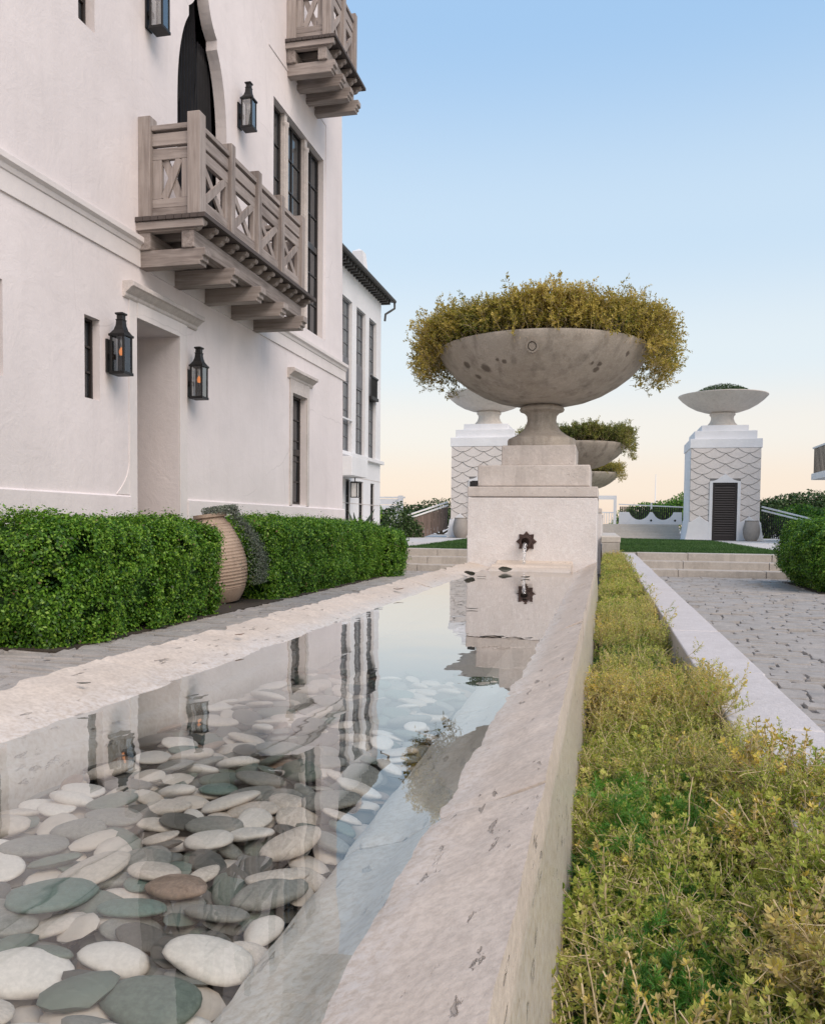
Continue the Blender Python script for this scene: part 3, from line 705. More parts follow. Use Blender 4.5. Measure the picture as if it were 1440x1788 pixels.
# ---------------- timber balconies
def balcony(y0, y1, zd, posts, brackets, njoist, label):
    """y0..y1 along the wall, zd deck top; posts: y positions of outer posts"""
    XO = -4.70
    d = MB(); nb = 9; bw = (XO + 0.11 - WX) / nb
    for k in range(nb): d.box(WX + k * bw + .003, WX + (k + 1) * bw - .003, y0 - 0.10, y1 + 0.32, zd - 0.055, zd - rng.uniform(0, .004))
    bal = build('balcony', d, M['deckedge'], bld, bevel=0.004); bal['label'] = label
    H = 1.2
    def post(x0, x1, ya, yb, h=H): build('post', MB().box(x0, x1, ya, yb, zd, zd + h), M['wood_z'], bal, bevel=0.008)
    def rail(nm, x0, x1, ya, yb, za, zb, mt): build(nm, MB().box(x0, x1, ya, yb, za, zb), mt, bal, bevel=0.006)
    for e in (posts[0], posts[-1]):                       # posts against the wall
        post(WX - .0, WX + 0.16, e - 0.08, e + 0.08)
    for k, py in enumerate(posts):
        ww = 0.16 if k in (0,) else 0.12
        post(XO - 0.16, XO, py - ww / 2, py + ww / 2)
    RZ = [(1.03, 1.09, 0.11), (0.855, 1.00, 0.07), (0.69, 0.825, 0.06)]
    LO = [(0.03, 0.125, 0.08), (0.13, 0.235, 0.065)]
    for e in (posts[0], posts[-1]):                       # end panels, perpendicular to the wall
        xa, xb = WX + 0.16, XO - 0.16
        for za, zb, th in RZ + LO: rail('rail', xa, xb, e - th / 2, e + th / 2, zd + za, zd + zb, M['wood_x'])
        za, zb = zd + 0.235, zd + 0.69
        rail('stile', xa, xa + 0.12, e - .03, e + .03, za, zb, M['wood_z']); rail('stile', xb - 0.10, xb, e - .03, e + .03, za, zb, M['wood_z'])
        build('cross_brace', MB().bar((xa + .15, e - .012, za), (xb - .13, e - .012, zb), 0.09, 0.03, (0, 1, 0)), M['wood_z'], bal)
        build('cross_brace', MB().bar((xb - .13, e + .014, za), (xa + .15, e + .014, zb), 0.09, 0.03, (0, 1, 0)), M['wood_z'], bal)
    xc = XO - 0.08
    for a, c in zip(posts[:-1], posts[1:]):               # long side
        ya, yb = a + (0.08 if a == posts[0] else 0.06), c - 0.06
        for za, zb, th in RZ + LO: rail('rail', xc - th / 2, xc + th / 2, ya, yb, zd + za, zd + zb, M['wood_y'])
        za, zb = zd + 0.235, zd + 0.69
        rail('stile', xc - .03, xc + .03, ya, ya + .06, za, zb, M['wood_z']); rail('stile', xc - .03, xc + .03, yb - .06, yb, za, zb, M['wood_z'])
        build('cross_brace', MB().bar((xc + .014, ya + .07, za), (xc + .014, yb - .07, zb), 0.09, 0.03, (1, 0, 0)), M['wood_z'], bal)
        build('cross_brace', MB().bar((xc - .014, yb - .07, za), (xc - .014, ya + .07, zb), 0.09, 0.03, (1, 0, 0)), M['wood_z'], bal)
    # joists with rounded ends
    for k in range(njoist):
        yy = y0 + 0.02 + (y1 + 0.14 - y0) * k / (njoist - 1)
        ex = XO + 0.06
        poly = [(WX, zd - .165), (ex - .12, zd - .165), (ex - .085, zd - .15), (ex - .06, zd - .115), (ex - .02, zd - .112), (ex, zd - .09), (ex, zd - .058), (WX, zd - .058)]
        build('joist', MB().prism(poly, 'y', yy - 0.045, yy + 0.045), M['wood_x'], bal, bevel=0.005)
    build('end_board', MB().box(WX, XO + 0.07, y0 - 0.075, y0 - 0.03, zd - .15, zd - .058), M['wood_x'], bal, bevel=0.005)
    # two long beams and the cantilever brackets
    for bx in (XO - 0.23, WX + 0.005):
        build('beam', MB().box(bx, bx + 0.16, y0 - 0.03, y1 + 0.12, zd - 0.37, zd - 0.168), M['wood_y'], bal, bevel=0.01)
    for by in brackets:
        ex = XO + 0.045
        poly = [(WX - .02, zd - .57), (ex - .05, zd - .57), (ex - .05, zd - .53), (ex - .02, zd - .52), (ex - .02, zd - .47), (ex + .015, zd - .46), (ex + .015, zd - .372), (WX - .02, zd - .372)]
        build('bracket', MB().prism(poly, 'y', by - 0.085, by + 0.085), M['wood_x'], bal, bevel=0.008)
    return bal
balcony(9.10, 12.50, 4.60, [9.16, 10.0, 10.84, 11.68, 12.52], [9.18, 9.99, 10.82, 11.65, 12.46], 13, 'long lower balcony over the doorway')
balcony(13.80, 15.22, 9.27, [13.86, 14.56, 15.24], [13.90, 14.36, 14.82, 15.28], 6, 'short upper balcony cut by the top of the view')

# ---------------- wall lanterns
def lantern(loc, lit, label):
    L = Vector(loc); x, y, z = L
    t = thing('wall_lantern', label, 'lantern', loc, 'black coach lanterns on the white wall')
    wx = WX + 0.002; f = MB(); s = 0.088; xi, xo = WX + 0.07, WX + 0.07 + 2 * s
    build('back_plate', MB().box(wx, wx + 0.02, y - .07, y + .07, z + 0.03, z + .40).box(wx + .02, xi, y - .035, y + .035, z + .18, z + .24), M['iron'], t, bevel=0.003)
    for px in (xi, xo - .022):
        for py in (y - s, y + s - .022): f.box(px, px + .022, py, py + .022, z + .03, z + .43)
    f.box(xi - .008, xo + .008, y - s - .008, y + s + .008, z, z + .032); f.box(xi - .012, xo + .012, y - s - .012, y + s + .012, z + .425, z + .45)
    build('frame', f, M['iron'], t, bevel=0.002)
    xc = (xi + xo) / 2
    rf = MB(); n = 4
    prof = [(s * 1.05, .45), (s * .95, .462), (s * .66, .50), (s * .50, .55), (s * .45, .60), (s * .52, .615), (s * .40, .62), (s * .40, .665), (s * .56, .672), (s * .56, .69), (s * .2, .70)]
    vs, fs = [], []
    for r_, zz in prof: vs += [(xc - r_, y - r_, z + zz), (xc + r_, y - r_, z + zz), (xc + r_, y + r_, z + zz), (xc - r_, y + r_, z + zz)]
    for j in range(len(prof) - 1): fs += [(j * 4 + k, j * 4 + (k + 1) % 4, (j + 1) * 4 + (k + 1) % 4, (j + 1) * 4 + k) for k in range(4)]
    fs += [(3, 2, 1, 0), tuple(range(len(vs) - 4, len(vs)))]; rf.add(vs, fs); build('cap', rf, M['iron'], t, bevel=0.003)
    for a in ((xi + .022, xo - .022, y - s + .008, y - s + .012), (xi + .022, xo - .022, y + s - .012, y + s - .008), (xo - .012, xo - .008, y - s + .022, y + s - .022)):
        build('pane', MB().box(*a, z + .034, z + .424), M['clear'], t)
    build('candle', MB().lathe([(0.016, .032), (0.016, .20), (0.03, .205), (0.03, .215)], (xc, y, z), 14), M['candle'] if not lit else M['iron'], t, smooth=True)
    build('flame', MB().lathe([(0.012, .215), (0.022, .235), (0.026, .26), (0.018, .29), (0.002, .315)], (xc, y, z), 14), M['flame'] if lit else M['candle'], t, smooth=True)
    return t
lantern((-5.33, 8.46, 2.64), True, 'lit black coach lantern on the wall left of the deep doorway')
lantern((-5.33, 10.30, 2.64), True, 'lit black coach lantern on the wall right of the deep doorway')
lantern((-5.33, 11.88, 6.90), False, 'unlit black coach lantern between the curtained arch and the triple window')
lantern((-5.33, 9.31, 6.89), False, 'unlit black coach lantern left of the curtained arch, cut by the top edge')

# ================================================================== TROUGH FOUNTAIN
tr = thing('stone_trough', 'long pale travertine water trough with rough sloping rims running to the pedestal', 'fountain trough', (-0.66, 3.5, 0))
def rim_stone(sec, y0, y1, rough_edge, seed, fine):
    """sec: closed cross-section as (x,z,outer flag); surface broken up by noise along the stone"""
    dy = 0.022 if fine else 0.05; ny = max(2, int((y1 - y0) / dy)); rings = []
    # resample the section
    S = []
    m = len(sec)
    for i in range(m):
        a, c = sec[i], sec[(i + 1) % m]; L = math.hypot(c[0] - a[0], c[1] - a[1]); k = max(1, int(L / (0.016 if a[2] else 0.15)))
        for j in range(k): S.append((a[0] + (c[0] - a[0]) * j / k, a[1] + (c[1] - a[1]) * j / k, max(0.0, 1 - j / k * 1.5) if a[3] else (max(0.0, (j / k - .6) / .4) if c[3] else 0)))
    vs = []
    n = len(S)
    for jy in range(ny + 1):
        yy = y0 + 0.0015 + (y1 - y0 - 0.003) * jy / ny
        endf = min(1, min(jy, ny - jy) / 1.0)
        for (x, z, e) in S:
            p = (x * 9 + seed, yy * 9, z * 9); q = (x * 30, yy * 30 + seed, z * 30)
            up = z > 0.3
            nz = (mnoise.noise(p) * 0.006 + mnoise.noise(q) * 0.003) * (1 if up else 0.3)
            lx = mnoise.noise((yy * 2.3 + seed, 3.1, x)) * (0.006 if rough_edge > .01 else 0.0022)
            if e > 0:
                k1 = mnoise.noise((yy * 7 + seed, 1.3, 0)); k2 = mnoise.noise((yy * 22 + seed, 2.3, 0)); k3 = mnoise.noise((yy * 55, seed, z * 20))
                jag = (k1 * 0.6 + k2 * 0.35 + k3 * .2)
                dx = rough_edge * jag * e; dzz = -abs(jag) * abs(rough_edge) * 0.45 * e
            else: dx = dzz = 0
            sh = 0.004 if endf == 0 and up else 0
            vs.append((x + dx + lx * (1 if up else 0) * .6, yy, z + nz + dzz - sh))
    fs = [(j * n + i, j * n + (i + 1) % n, (j + 1) * n + (i + 1) % n, (j + 1) * n + i) for j in range(ny) for i in range(n)]
    fs += [tuple(range(n))[::-1], tuple(range(ny * n, ny * n + n))]
    mb = MB(); mb.add(vs, fs); return build('rim_stone', mb, M['lime'], tr, smooth=True)
# sections: (x, z, finely sampled?, rough corner?)
SEC_R = [(-0.07, 0.67, 1, 1), (-0.145, 0.632, 1, 0), (-0.218, 0.598, 1, 0), (-0.262, 0.568, 1, 0), (-0.325, 0.553, 1, 0), (-0.345, 0.538, 1, 0), (-0.350, 0.40, 0, 0), (-0.350, 0.0, 0, 0), (-0.035, 0.0, 0, 0), (-0.052, 0.40, 1, 0)]
SEC_L = [(-1.245, 0.648, 1, 1), (-1.16, 0.632, 1, 0), (-1.035, 0.598, 1, 0), (-1.022, 0.576, 1, 0), (-1.015, 0.565, 1, 0), (-0.990, 0.560, 1, 0), (-0.98, 0.545, 1, 0), (-0.977, 0.40, 0, 0), (-0.977, 0.0, 0, 0), (-1.25, 0.0, 0, 0), (-1.25, 0.40, 1, 0)]
jr = [-1.2, 0.22, 1.09, 1.93, 2.95, 4.05, 5.2, 6.35, 7.795]
jl = [-1.2, -0.1, 0.95, 1.88, 2.9, 4.0, 5.1, 6.3, 7.795]
for k in range(len(jr) - 1): rim_stone(SEC_R, jr[k], jr[k + 1], 0.0035, 11.3 * k, jr[k] < 3)
for k in range(len(jl) - 1): rim_stone(SEC_L, jl[k], jl[k + 1], 0.042, 5.7 * k + 2, jl[k] < 4)
build('basin', MB().box(-0.979, -0.348, -1.0, 7.2, 0.30, 0.485), M['basin'], tr)
# sill under the spout, sloping into the water, and the near end stone
sl = MB(); sl.prism([(7.80, 0.67), (7.80, 0.1), (6.95, 0.1), (6.95, 0.545), (7.0, 0.558), (7.12, 0.60), (7.35, 0.625), (7.38, 0.642), (7.74, 0.648)], 'x', -0.985, -0.285)
build('sill_stone', sl, M['lime'], tr, bevel=0.006)
build('end_stone', MB().box(-1.0, -0.28, -1.2, -0.95, 0.0, 0.66), M['lime'], tr, bevel=0.01)

wm = MB(); nx, nyy = 6, 40
wm.add([(-1.075 + 0.885 * i / nx, -0.96 + 8.2 * j / nyy, 0.600) for j in range(nyy + 1) for i in range(nx + 1)],
       [(j * (nx + 1) + i, j * (nx + 1) + i + 1, (j + 1) * (nx + 1) + i + 1, (j + 1) * (nx + 1) + i) for j in range(nyy) for i in range(nx)])
tag(build('water', wm, M['water'], smooth=True, fixn=False), kind='structure')

# ---------------- pedestal, urn and shrub (three in a row)
def pedestal(yc, label):
    cx = -0.672
    t = thing('fountain_pedestal', label, 'pedestal', (cx, yc, 0.45), 'stepped stone pedestals in a row')
    f = yc - 0.60
    build('base_block', MB().box(-1.272, -0.075, f, yc + .60, 0.0, 1.255), M['plinth'], t, bevel=0.006)
    build('cap_slab', MB().box(-1.275, -0.071, f - 0.004, yc + .604, 1.262, 1.357), M['tier'], t, bevel=0.008)
    build('tier', MB().box(-1.192, -0.145, f + 0.075, yc + .525, 1.363, 1.563), M['tier'], t, bevel=0.012)
    build('tier', MB().box(-0.988, -0.285, f + 0.25, yc + .35, 1.568, 1.765), M['tier'], t, bevel=0.01)
    return t
def spout(t, yc):
    f = yc - 0.60; cx, cz = -0.712, 0.846
    st = MB(); pts = []
    for k in range(16):
        a = math.pi / 16 * 0 + k * math.pi / 8; r_ = 0.098 if k % 2 == 0 else 0.070; pts.append((cx + r_ * math.cos(a), cz + r_ * math.sin(a)))
    st.prism(pts, 'y', f - 0.014, f - 0.001); sp = build('spout', st, M['bronze'], t, bevel=0.004); 
    pp = MB(); vs = []; n = 24; prof = [(0.058, 0.0), (0.058, -0.012), (0.044, -0.014), (0.044, -0.10), (0.049, -0.102), (0.049, -0.118), (0.036, -0.118), (0.036, -0.02)]
    for r_, dy in prof:
        for k in range(n): a = 2 * math.pi * k / n; vs.append((cx + r_ * math.cos(a), f - 0.014 + dy, cz + r_ * math.sin(a)))
    fs = [(j * n + k, j * n + (k + 1) % n, (j + 1) * n + (k + 1) % n, (j + 1) * n + k) for j in range(len(prof) - 1) for k in range(n)] + [tuple(range((len(prof) - 1) * n, len(prof) * n))]
    pp.add(vs, fs); build('pipe', pp, M['bronze'], sp, smooth=True)
def urn(yc, label, full=True):
    cx, z0 = -0.635, 1.768
    t = thing('stone_urn', label, 'planter', (cx, yc, z0), 'weathered stone bowl urns on pedestals')
    foot = [(0.335, 0.0), (0.335, 0.07), (0.325, 0.085), (0.29, 0.10), (0.235, 0.13), (0.185, 0.17), (0.155, 0.22), (0.142, 0.27), (0.148, 0.315), (0.175, 0.345), (0.212, 0.358), (0.222, 0.375), (0.212, 0.395), (0.17, 0.405), (0.16, 0.44)]
    build('foot', MB().lathe(foot, (cx, yc, z0), 64), M['urn'], t, smooth=True)
    bowl = [(0.17, 0.415), (0.30, 0.428), (0.45, 0.462), (0.60, 0.52), (0.74, 0.60), (0.86, 0.69), (0.95, 0.785), (1.005, 0.87), (1.03, 0.925), (1.03, 0.945), (1.0, 0.95), (0.955, 0.92), (0.9, 0.84), (0.0, 0.82)]
    build('bowl', MB().lathe(bowl, (cx, yc, z0), 96), M['urn_spots'] if full else M['urn'], t, smooth=True)
    if full:   # round seal near the rim and four iron stains
        sm = MB(); zc = z0 + 0.80; a0 = -math.pi / 2 - 0.02; rr = 0.968
        for (ri, ro, out) in ((0.038, 0.052, 0.012), (0.0, 0.03, 0.006)):
            n = 24; vs = []
            for r_ in (ri, ro):
                for o_ in (0.012, -0.02 - out):
                    for k in range(n):
                        a = 2 * math.pi * k / n; h = r_ * math.sin(a); aa = a0 + r_ * math.cos(a) / rr
                        rad = rr + h * 0.62 - o_; vs.append((cx + rad * math.cos(aa), yc + rad * math.sin(aa), zc + h))
            fs = [(n + k, n + (k + 1) % n, 3 * n + (k + 1) % n, 3 * n + k) for k in range(n)] + [(2 * n + k, 3 * n + k, 3 * n + (k + 1) % n, 2 * n + (k + 1) % n) for k in range(n)] + [(k, (k + 1) % n, n + (k + 1) % n, n + k) for k in range(n)]
            sm.add(vs, fs)
        build('round_seal', sm, M['urn'], t, smooth=True)
    return t
def bowl_shrub(yc, name, label, mat, dens, seed, R0=1.25, up=0.40, tint_mu=0.58, front_gap=True, proto_leaf=0.029):
    rg = np.random.default_rng(seed); cx, zr = -0.635, 2.70
    t = thing(name, label, 'shrub', (cx, yc, 2.60), 'shrubs overflowing the urns')
    protos = [sprig_proto(rg, 0.19, 15, proto_leaf, 4, 0.3, 0.5, 0.0020) for _ in range(7)]
    n = dens
    a = rg.uniform(0, 2 * math.pi, n); u = rg.uniform(0, 1, n)
    sidew = np.abs(np.cos(a))                      # heaps up and spills at the two ends, clipped in front
    rmax = 0.98 + (R0 - 1.06) * np.clip((sidew - 0.70) / 0.2, 0, 1) * (1 - 0.5 * (np.sin(a) < -0.45)) + 0.06 * rg.normal(size=n) * .5
    r_ = rmax * u ** 0.40
    over = np.clip((r_ - 0.99) / 0.34, 0, 1.2)
    lump = vnoise(np.column_stack([np.cos(a) * r_, np.sin(a) * r_, np.zeros(n)]), 7, seed)
    ztop = zr + up * 0.62 * (0.80 + 0.22 * np.clip(r_, 0, 1.05) ** 2) * (1 - 0.35 * over ** 1.5) * (0.88 + .24 * lump)
    tall = rg.uniform(size=n) < 0.07; ztop = ztop + tall * rg.uniform(0.03, 0.15, n)
    zbot = np.where(r_ > 1.0, zr - 0.31 * np.clip((r_ - 0.97) / 0.12, 0, 1) + 0.22 * np.clip(over - .55, 0, 1), zr - 0.02)
    z = zbot + (ztop - zbot) * rg.uniform(0, 1, n) ** 0.75
    P = np.column_stack([cx + r_ * np.cos(a), yc + r_ * np.sin(a), z])
    D = np.column_stack([np.cos(a) * (0.25 + 1.3 * over), np.sin(a) * (0.2 + 0.6 * over), 0.95 - 0.9 * over * np.clip((zr + .08 - z) / 0.3, -.3, 1)]) + rg.normal(scale=0.38, size=(n, 3))
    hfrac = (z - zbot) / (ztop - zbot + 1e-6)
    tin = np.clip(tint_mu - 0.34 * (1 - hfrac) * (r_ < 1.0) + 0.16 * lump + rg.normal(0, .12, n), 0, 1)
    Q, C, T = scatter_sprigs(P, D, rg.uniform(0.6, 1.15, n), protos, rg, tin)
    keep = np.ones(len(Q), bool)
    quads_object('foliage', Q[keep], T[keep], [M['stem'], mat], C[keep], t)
    sm = MB(); sm.lathe([(0.0, 2.60), (0.92, 2.60), (0.94, 2.645), (0.6, 2.69), (0.0, 2.70)], (cx, yc, 0), 32); build('soil', sm, M['soil'], t)
    return t
YC = 8.395; PITCH_F = 9.75
p1 = pedestal(YC, 'front stepped limestone pedestal with a star shaped bronze water spout'); spout(p1, YC)
lf = MB(); lf.box(-1.262, -1.20, YC - .56, YC - .50, 1.358, 1.41); build('light_fixture', lf, M['iron'], p1, bevel=0.003)
u1 = urn(YC, 'big weathered bowl urn nearest the water trough, with a round seal and rust spots')
bowl_shrub(YC, 'golden_shrub', 'large golden brown shrub spilling over both sides of the nearest urn', M['gold'], 9500, 21)
for k, (lab_p, lab_u, lab_s, mt, dn, mu) in enumerate((
        ('middle stepped pedestal half hidden behind the front one', 'second bowl urn in the row, half hidden behind the nearest urn', 'yellow green shrub in the second urn of the row', M['lime_leaf'], 4200, 0.5),
        ('farthest stepped pedestal of the row, hidden behind the other two', 'third and smallest looking bowl urn at the far end of the row', 'olive brown shrub in the farthest urn of the row', M['gold'], 2800, 0.5))):
    yc = YC + PITCH_F * (k + 1)
    pedestal(yc, lab_p); urn(yc, lab_u, False); bowl_shrub(yc, 'urn_shrub', lab_s, mt, dn, 31 + k, 1.22, 0.40, mu, proto_leaf=0.034)
# iron stains and pock marks on the first bowl: thin chipped patches sunk into its face
# low stone wall flanking the second trough
lw_ = thing('low_stone_wall', 'low pale stone wall beside the lawn at the end of the planting bed', 'wall', (0.1, 21, 0.0))
for k in range(5):
    ya = 17.1 + k * 1.8
    build('wall_block', MB().box(-0.06, 0.292, ya, ya + 1.793, 0.0, 0.66), M['step'], lw_, bevel=0.01)
    build('coping', MB().box(-0.075, 0.305, ya, ya + 1.793, 0.663, 0.785), M['stairs'], lw_, bevel=0.012)

# falling water
sm = MB(); pts, rs = [], []
for k in range(15):
    t_ = k / 14; pts.append((-0.712 + 0.004 * math.sin(k * 1.9), 7.670 - 0.10 * t_ ** 0.6 - .02, 0.826 - 0.226 * t_ ** 1.25)); rs.append(0.019 - 0.008 * t_ + 0.003 * math.sin(k * 2.3))
sm.tube(pts, rs, 12)
tag(build('water_stream', sm, M['stream'], smooth=True, loc=(-0.712, 7.55, 0.6)), 'thin clear stream of water falling from the star shaped spout', 'water stream')

# floating leaves
def leaf_mesh(L, W, curl, rg):
    m = MB(); n = 8; top, bot = [], []
    for i in range(n + 1):
        s = i / n; wv = W * math.sin(math.pi * min(1, s * 1.02)) ** 0.8 * (1 - .25 * s) / 2; x = (s - .5) * L; z = curl * (2 * s - 1) ** 2
        top.append((x, wv + rg.normal(0, W * .02), z + curl * .5)); bot.append((x, -wv + rg.normal(0, W * .02), z + curl * .4))
    mid = [((i / n - .5) * L, 0, curl * (2 * i / n - 1) ** 2) for i in range(n + 1)]
    k = n + 1; m.add(top + mid + bot, [(i, i + 1, k + i + 1, k + i) for i in range(n)] + [(k + i, k + i + 1, 2 * k + i + 1, 2 * k + i) for i in range(n)]); return m
def leaf_obj(name, x, yy, z, L, W, rz, label, cat, mat, curl=0.004, group=None, tilt=0):
    m = leaf_mesh(L, W, curl, rng); o = build(name, m, mat, smooth=True); o.location = (x, yy, z); o.rotation_euler = (tilt, 0, rz); LOC[o.name] = Vector((x, yy, z))
    md = o.modifiers.new('thick', 'SOLIDIFY'); md.thickness = 0.0012
    return tag(o, label, cat, group)
leaf_obj('fallen_leaf', -0.806, 6.92, 0.625, 0.12, 0.085, 0.3, 'round dark leaf on the water beside the falling stream', 'leaf', M['deadleaf'], 0.007, 'leaves floating on the water', 0.6)
leaf_obj('fallen_leaf', -1.01, 6.30, 0.622, 0.11, 0.075, 2.6, 'dark curled leaf at the left rim of the trough below the pedestal', 'leaf', M['deadleaf'], 0.008, 'leaves floating on the water', 0.6)
leaf_obj('fallen_leaf', -0.90, 6.2, 0.606, 0.07, 0.04, 0.1, 'small oval leaf floating between the left rim and the stream', 'leaf', M['deadleaf'], 0.003, 'leaves floating on the water')
leaf_obj('fallen_leaf', -0.575, 6.25, 0.606, 0.09, 0.05, 0.8, 'pointed leaf floating to the right of the stream', 'leaf', M['deadleaf'], 0.006, 'leaves floating on the water', 0.15)
leaf_obj('fallen_leaf', -0.60, 3.85, 0.604, 0.055, 0.03, 0.1, 'lone tiny leaf floating nearest the middle of the water', 'leaf', M['deadleaf'], 0.002, 'leaves floating on the water')
leaf_obj('fallen_leaf', -1.105, 4.45, 0.636, 0.07, 0.03, 0.9, 'dry curled leaf lying on the far part of the left rim', 'leaf', M['twig'], 0.005)
leaf_obj('bark_chip', -1.13, 2.45, 0.640, 0.042, 0.016, 1.2, 'brown bark chip lying on the left rim above the pebbles', 'bark chip', M['twig'], 0.001)
leaf_obj('bark_chip', -1.12, 1.62, 0.638, 0.03, 0.012, 0.4, 'small dark chip lying on the near part of the left rim', 'bark chip', M['deadleaf'], 0.001)

# ---------------- pebbles
def pebble_mesh(rg, k, sub=3):
    bm = bmesh.new(); bmesh.ops.create_icosphere(bm, subdivisions=sub, radius=1.0)
    ax = (0.5, 0.5 * rg.uniform(0.55, 0.84), 0.5 * rg.uniform(0.18, 0.29)); off = rg.uniform(0, 50)
    for v in bm.verts:
        d = v.co.normalized(); n1 = mnoise.noise(d * 0.9 + Vector((off, 0, 0))); n2 = mnoise.noise(d * 2.2 + Vector((0, off, 0)))
        s = 1 + 0.22 * n1 + 0.035 * n2
        v.co = Vector((math.copysign(abs(d.x), d.x) * ax[0] * s, math.copysign(abs(d.y), d.y) * ax[1] * s * (1 + 0.18 * d.x * rg.choice([-1, 1]) * 0), math.copysign(abs(d.z) ** 0.96, d.z) * ax[2] * s))
    me = bpy.data.meshes.new('pebble'); bm.to_mesh(me); bm.free(); me.polygons.foreach_set('use_smooth', [True] * len(me.polygons)); return me, ax
cols_ = list(PEB)
variants = {c: [] for c in cols_}
base_meshes = [pebble_mesh(rng, k) for k in range(9)]
for c in cols_:
    for me, ax in base_meshes:
        m2 = me.copy(); m2.materials.append(PEB[c]); m2.name = 'pebble_' + c; variants[c].append((m2, ax))
low_meshes = [pebble_mesh(rng, k, 2) for k in range(6)]
GX0, GX1, GY0, GY1, GS = -0.977, -0.350, -0.6, 7.0, 0.008
gnx, gny = int((GX1 - GX0) / GS), int((GY1 - GY0) / GS)
HM = np.full((gnx, gny), 0.490)
def drop(L, ax, rz, rg, yr, tries, margin=0.45):
    """settle a flat pebble on the height field; returns x, y, z and local slope"""
    a, b_, c_ = ax[0] * L, ax[1] * L, ax[2] * L; best = None
    cz, sz = math.cos(rz), math.sin(rz)
    for _ in range(tries):
        hx = abs(a * cz) + abs(b_ * sz)
        x = rg.uniform(GX0 + hx * .8, GX1 - hx * .8); yy = rg.uniform(*yr)
        ext = int(a / GS) + 1; ix, iy = int((x - GX0) / GS), int((yy - GY0) / GS)
        i0, i1, j0, j1 = max(0, ix - ext), min(gnx, ix + ext + 1), max(0, iy - ext), min(gny, iy + ext + 1)
        if i1 - i0 < 3 or j1 - j0 < 3: continue
        gx = (np.arange(i0, i1) + .5) * GS + GX0 - x; gy = (np.arange(j0, j1) + .5) * GS + GY0 - yy
        X = gx[:, None] * cz + gy[None, :] * sz; Y = -gx[:, None] * sz + gy[None, :] * cz
        r2 = (X / a) ** 2 + (Y / b_) ** 2; ins = r2 < 1
        if ins.sum() < 4: continue
        prof = c_ * np.sqrt(np.clip(1 - r2, 0, 1)); h = HM[i0:i1, j0:j1]
        need = np.where(ins, h + prof, -9); zc = np.partition(need[ins], int(ins.sum() * 0.76))[int(ins.sum() * 0.76)]
        if best is None or zc + c_ * .3 < best[0]: best = (zc + c_ * .3, x, yy, zc, i0, i1, j0, j1, ins, prof, X, Y)
    if best is None: return None
    _, x, yy, zc, i0, i1, j0, j1, ins, prof, X, Y = best
    h = HM[i0:i1, j0:j1]; hv = h[ins]; A = np.column_stack([X[ins], Y[ins], np.ones(ins.sum())]); co = np.linalg.lstsq(A, hv, rcond=None)[0]
    tx, ty = float(np.clip(co[0] * .6, -.35, .35)), float(np.clip(co[1] * .6, -.35, .35))
    tilt = X * tx + Y * ty
    HM[i0:i1, j0:j1] = np.where(ins, np.maximum(h, zc + prof + tilt), h)
    return x, yy, zc, tx, ty
# bed layer: one mass nobody could count
bed_v, bed_f, bed_m, base_i = [], [], [], 0
bm_cols = ['grey', 'green', 'cream', 'dark', 'brown']
for i in range(1500):
    k = rng.integers(0, 6); me, ax = low_meshes[k]; L = rng.uniform(0.04, 0.075); rz = rng.uniform(0, 6.28)
    r_ = drop(L, ax, rz, rng, (0.0, 2.55), 2)
    if not r_: continue
    x, yy, zc, tx, ty = r_
    co = np.empty(len(me.vertices) * 3); me.vertices.foreach_get('co', co); co = co.reshape(-1, 3) * L
    co[:, 2] += co[:, 0] * tx + co[:, 1] * ty; c_, s_ = math.cos(rz), math.sin(rz)
    W = np.column_stack([co[:, 0] * c_ - co[:, 1] * s_ + x, co[:, 0] * s_ + co[:, 1] * c_ + yy, co[:, 2] + zc])
    bed_v += W.tolist(); bed_f += [tuple(v + base_i for v in p.vertices) for p in me.polygons]; bed_m += [int(rng.choice(5, p=[.26, .2, .24, .24, .06]))] * len(me.polygons); base_i += len(W)
mb = MB(); mb.v, mb.f, mb.mi = [tuple(v) for v in bed_v], bed_f, bed_m
o = build('pebble_bed', mb, [PEB[c] for c in bm_cols], smooth=True, fixn=False); tag(o, kind='stuff')
TONE = {'cream': 'cream', 'white': 'chalk white', 'grey': 'mid grey', 'green': 'greenish grey', 'brown': 'rusty brown', 'teal': 'teal', 'dark': 'dark grey'}
def add_pebble(c, v, L, rz, x, yy, zc, tx, ty, label=None, group=True):
    me, ax = variants[c][v]; o = bpy.data.objects.new('pebble', me); link(o)
    o.location = (x, yy, zc); o.scale = (L, L, L); o.rotation_mode = 'XYZ'; o.rotation_euler = (ty, -tx, rz)
    size = 'small' if L < 0.062 else ('large' if L > 0.088 else 'medium')
    side = 'by the left lip' if x < -0.80 else ('by the right lip' if x > -0.47 else ('left of middle' if x < -0.64 else 'right of middle'))
    dist = 'nearest the camera' if yy < 0.72 else ('in the near part' if yy < 1.1 else ('halfway along' if yy < 1.6 else ('in the farther part' if yy < 2.2 else 'farthest back')))
    tilt = ' tilted' if abs(tx) + abs(ty) > 0.22 else ' flat lying'
    tag(o, label or '%s%s %s pebble under water, %s, %s' % (size, tilt, TONE[c], side, dist), 'pebble', 'pebbles in the trough'); return o
npeb = 0
for i in range(298):
    u = rng.uniform(0, 1); yr = (0.42, 1.25) if u < .42 else ((1.2, 2.1) if u < .78 else (1.95, 2.45))
    L = rng.uniform(0.05, 0.085) if rng.uniform() < .75 else rng.uniform(0.085, 0.105)
    c = cols_[int(rng.choice(7, p=[.42, .21, .12, .10, .05, .025, .075]))]; v = int(rng.integers(0, 9)); rz = rng.normal(0.1, 0.65)
    r_ = drop(L, variants[c][v][1], rz, rng, yr, 7)
    if r_ and r_[2] < 0.583: add_pebble(c, v, L, rz, *r_); npeb += 1

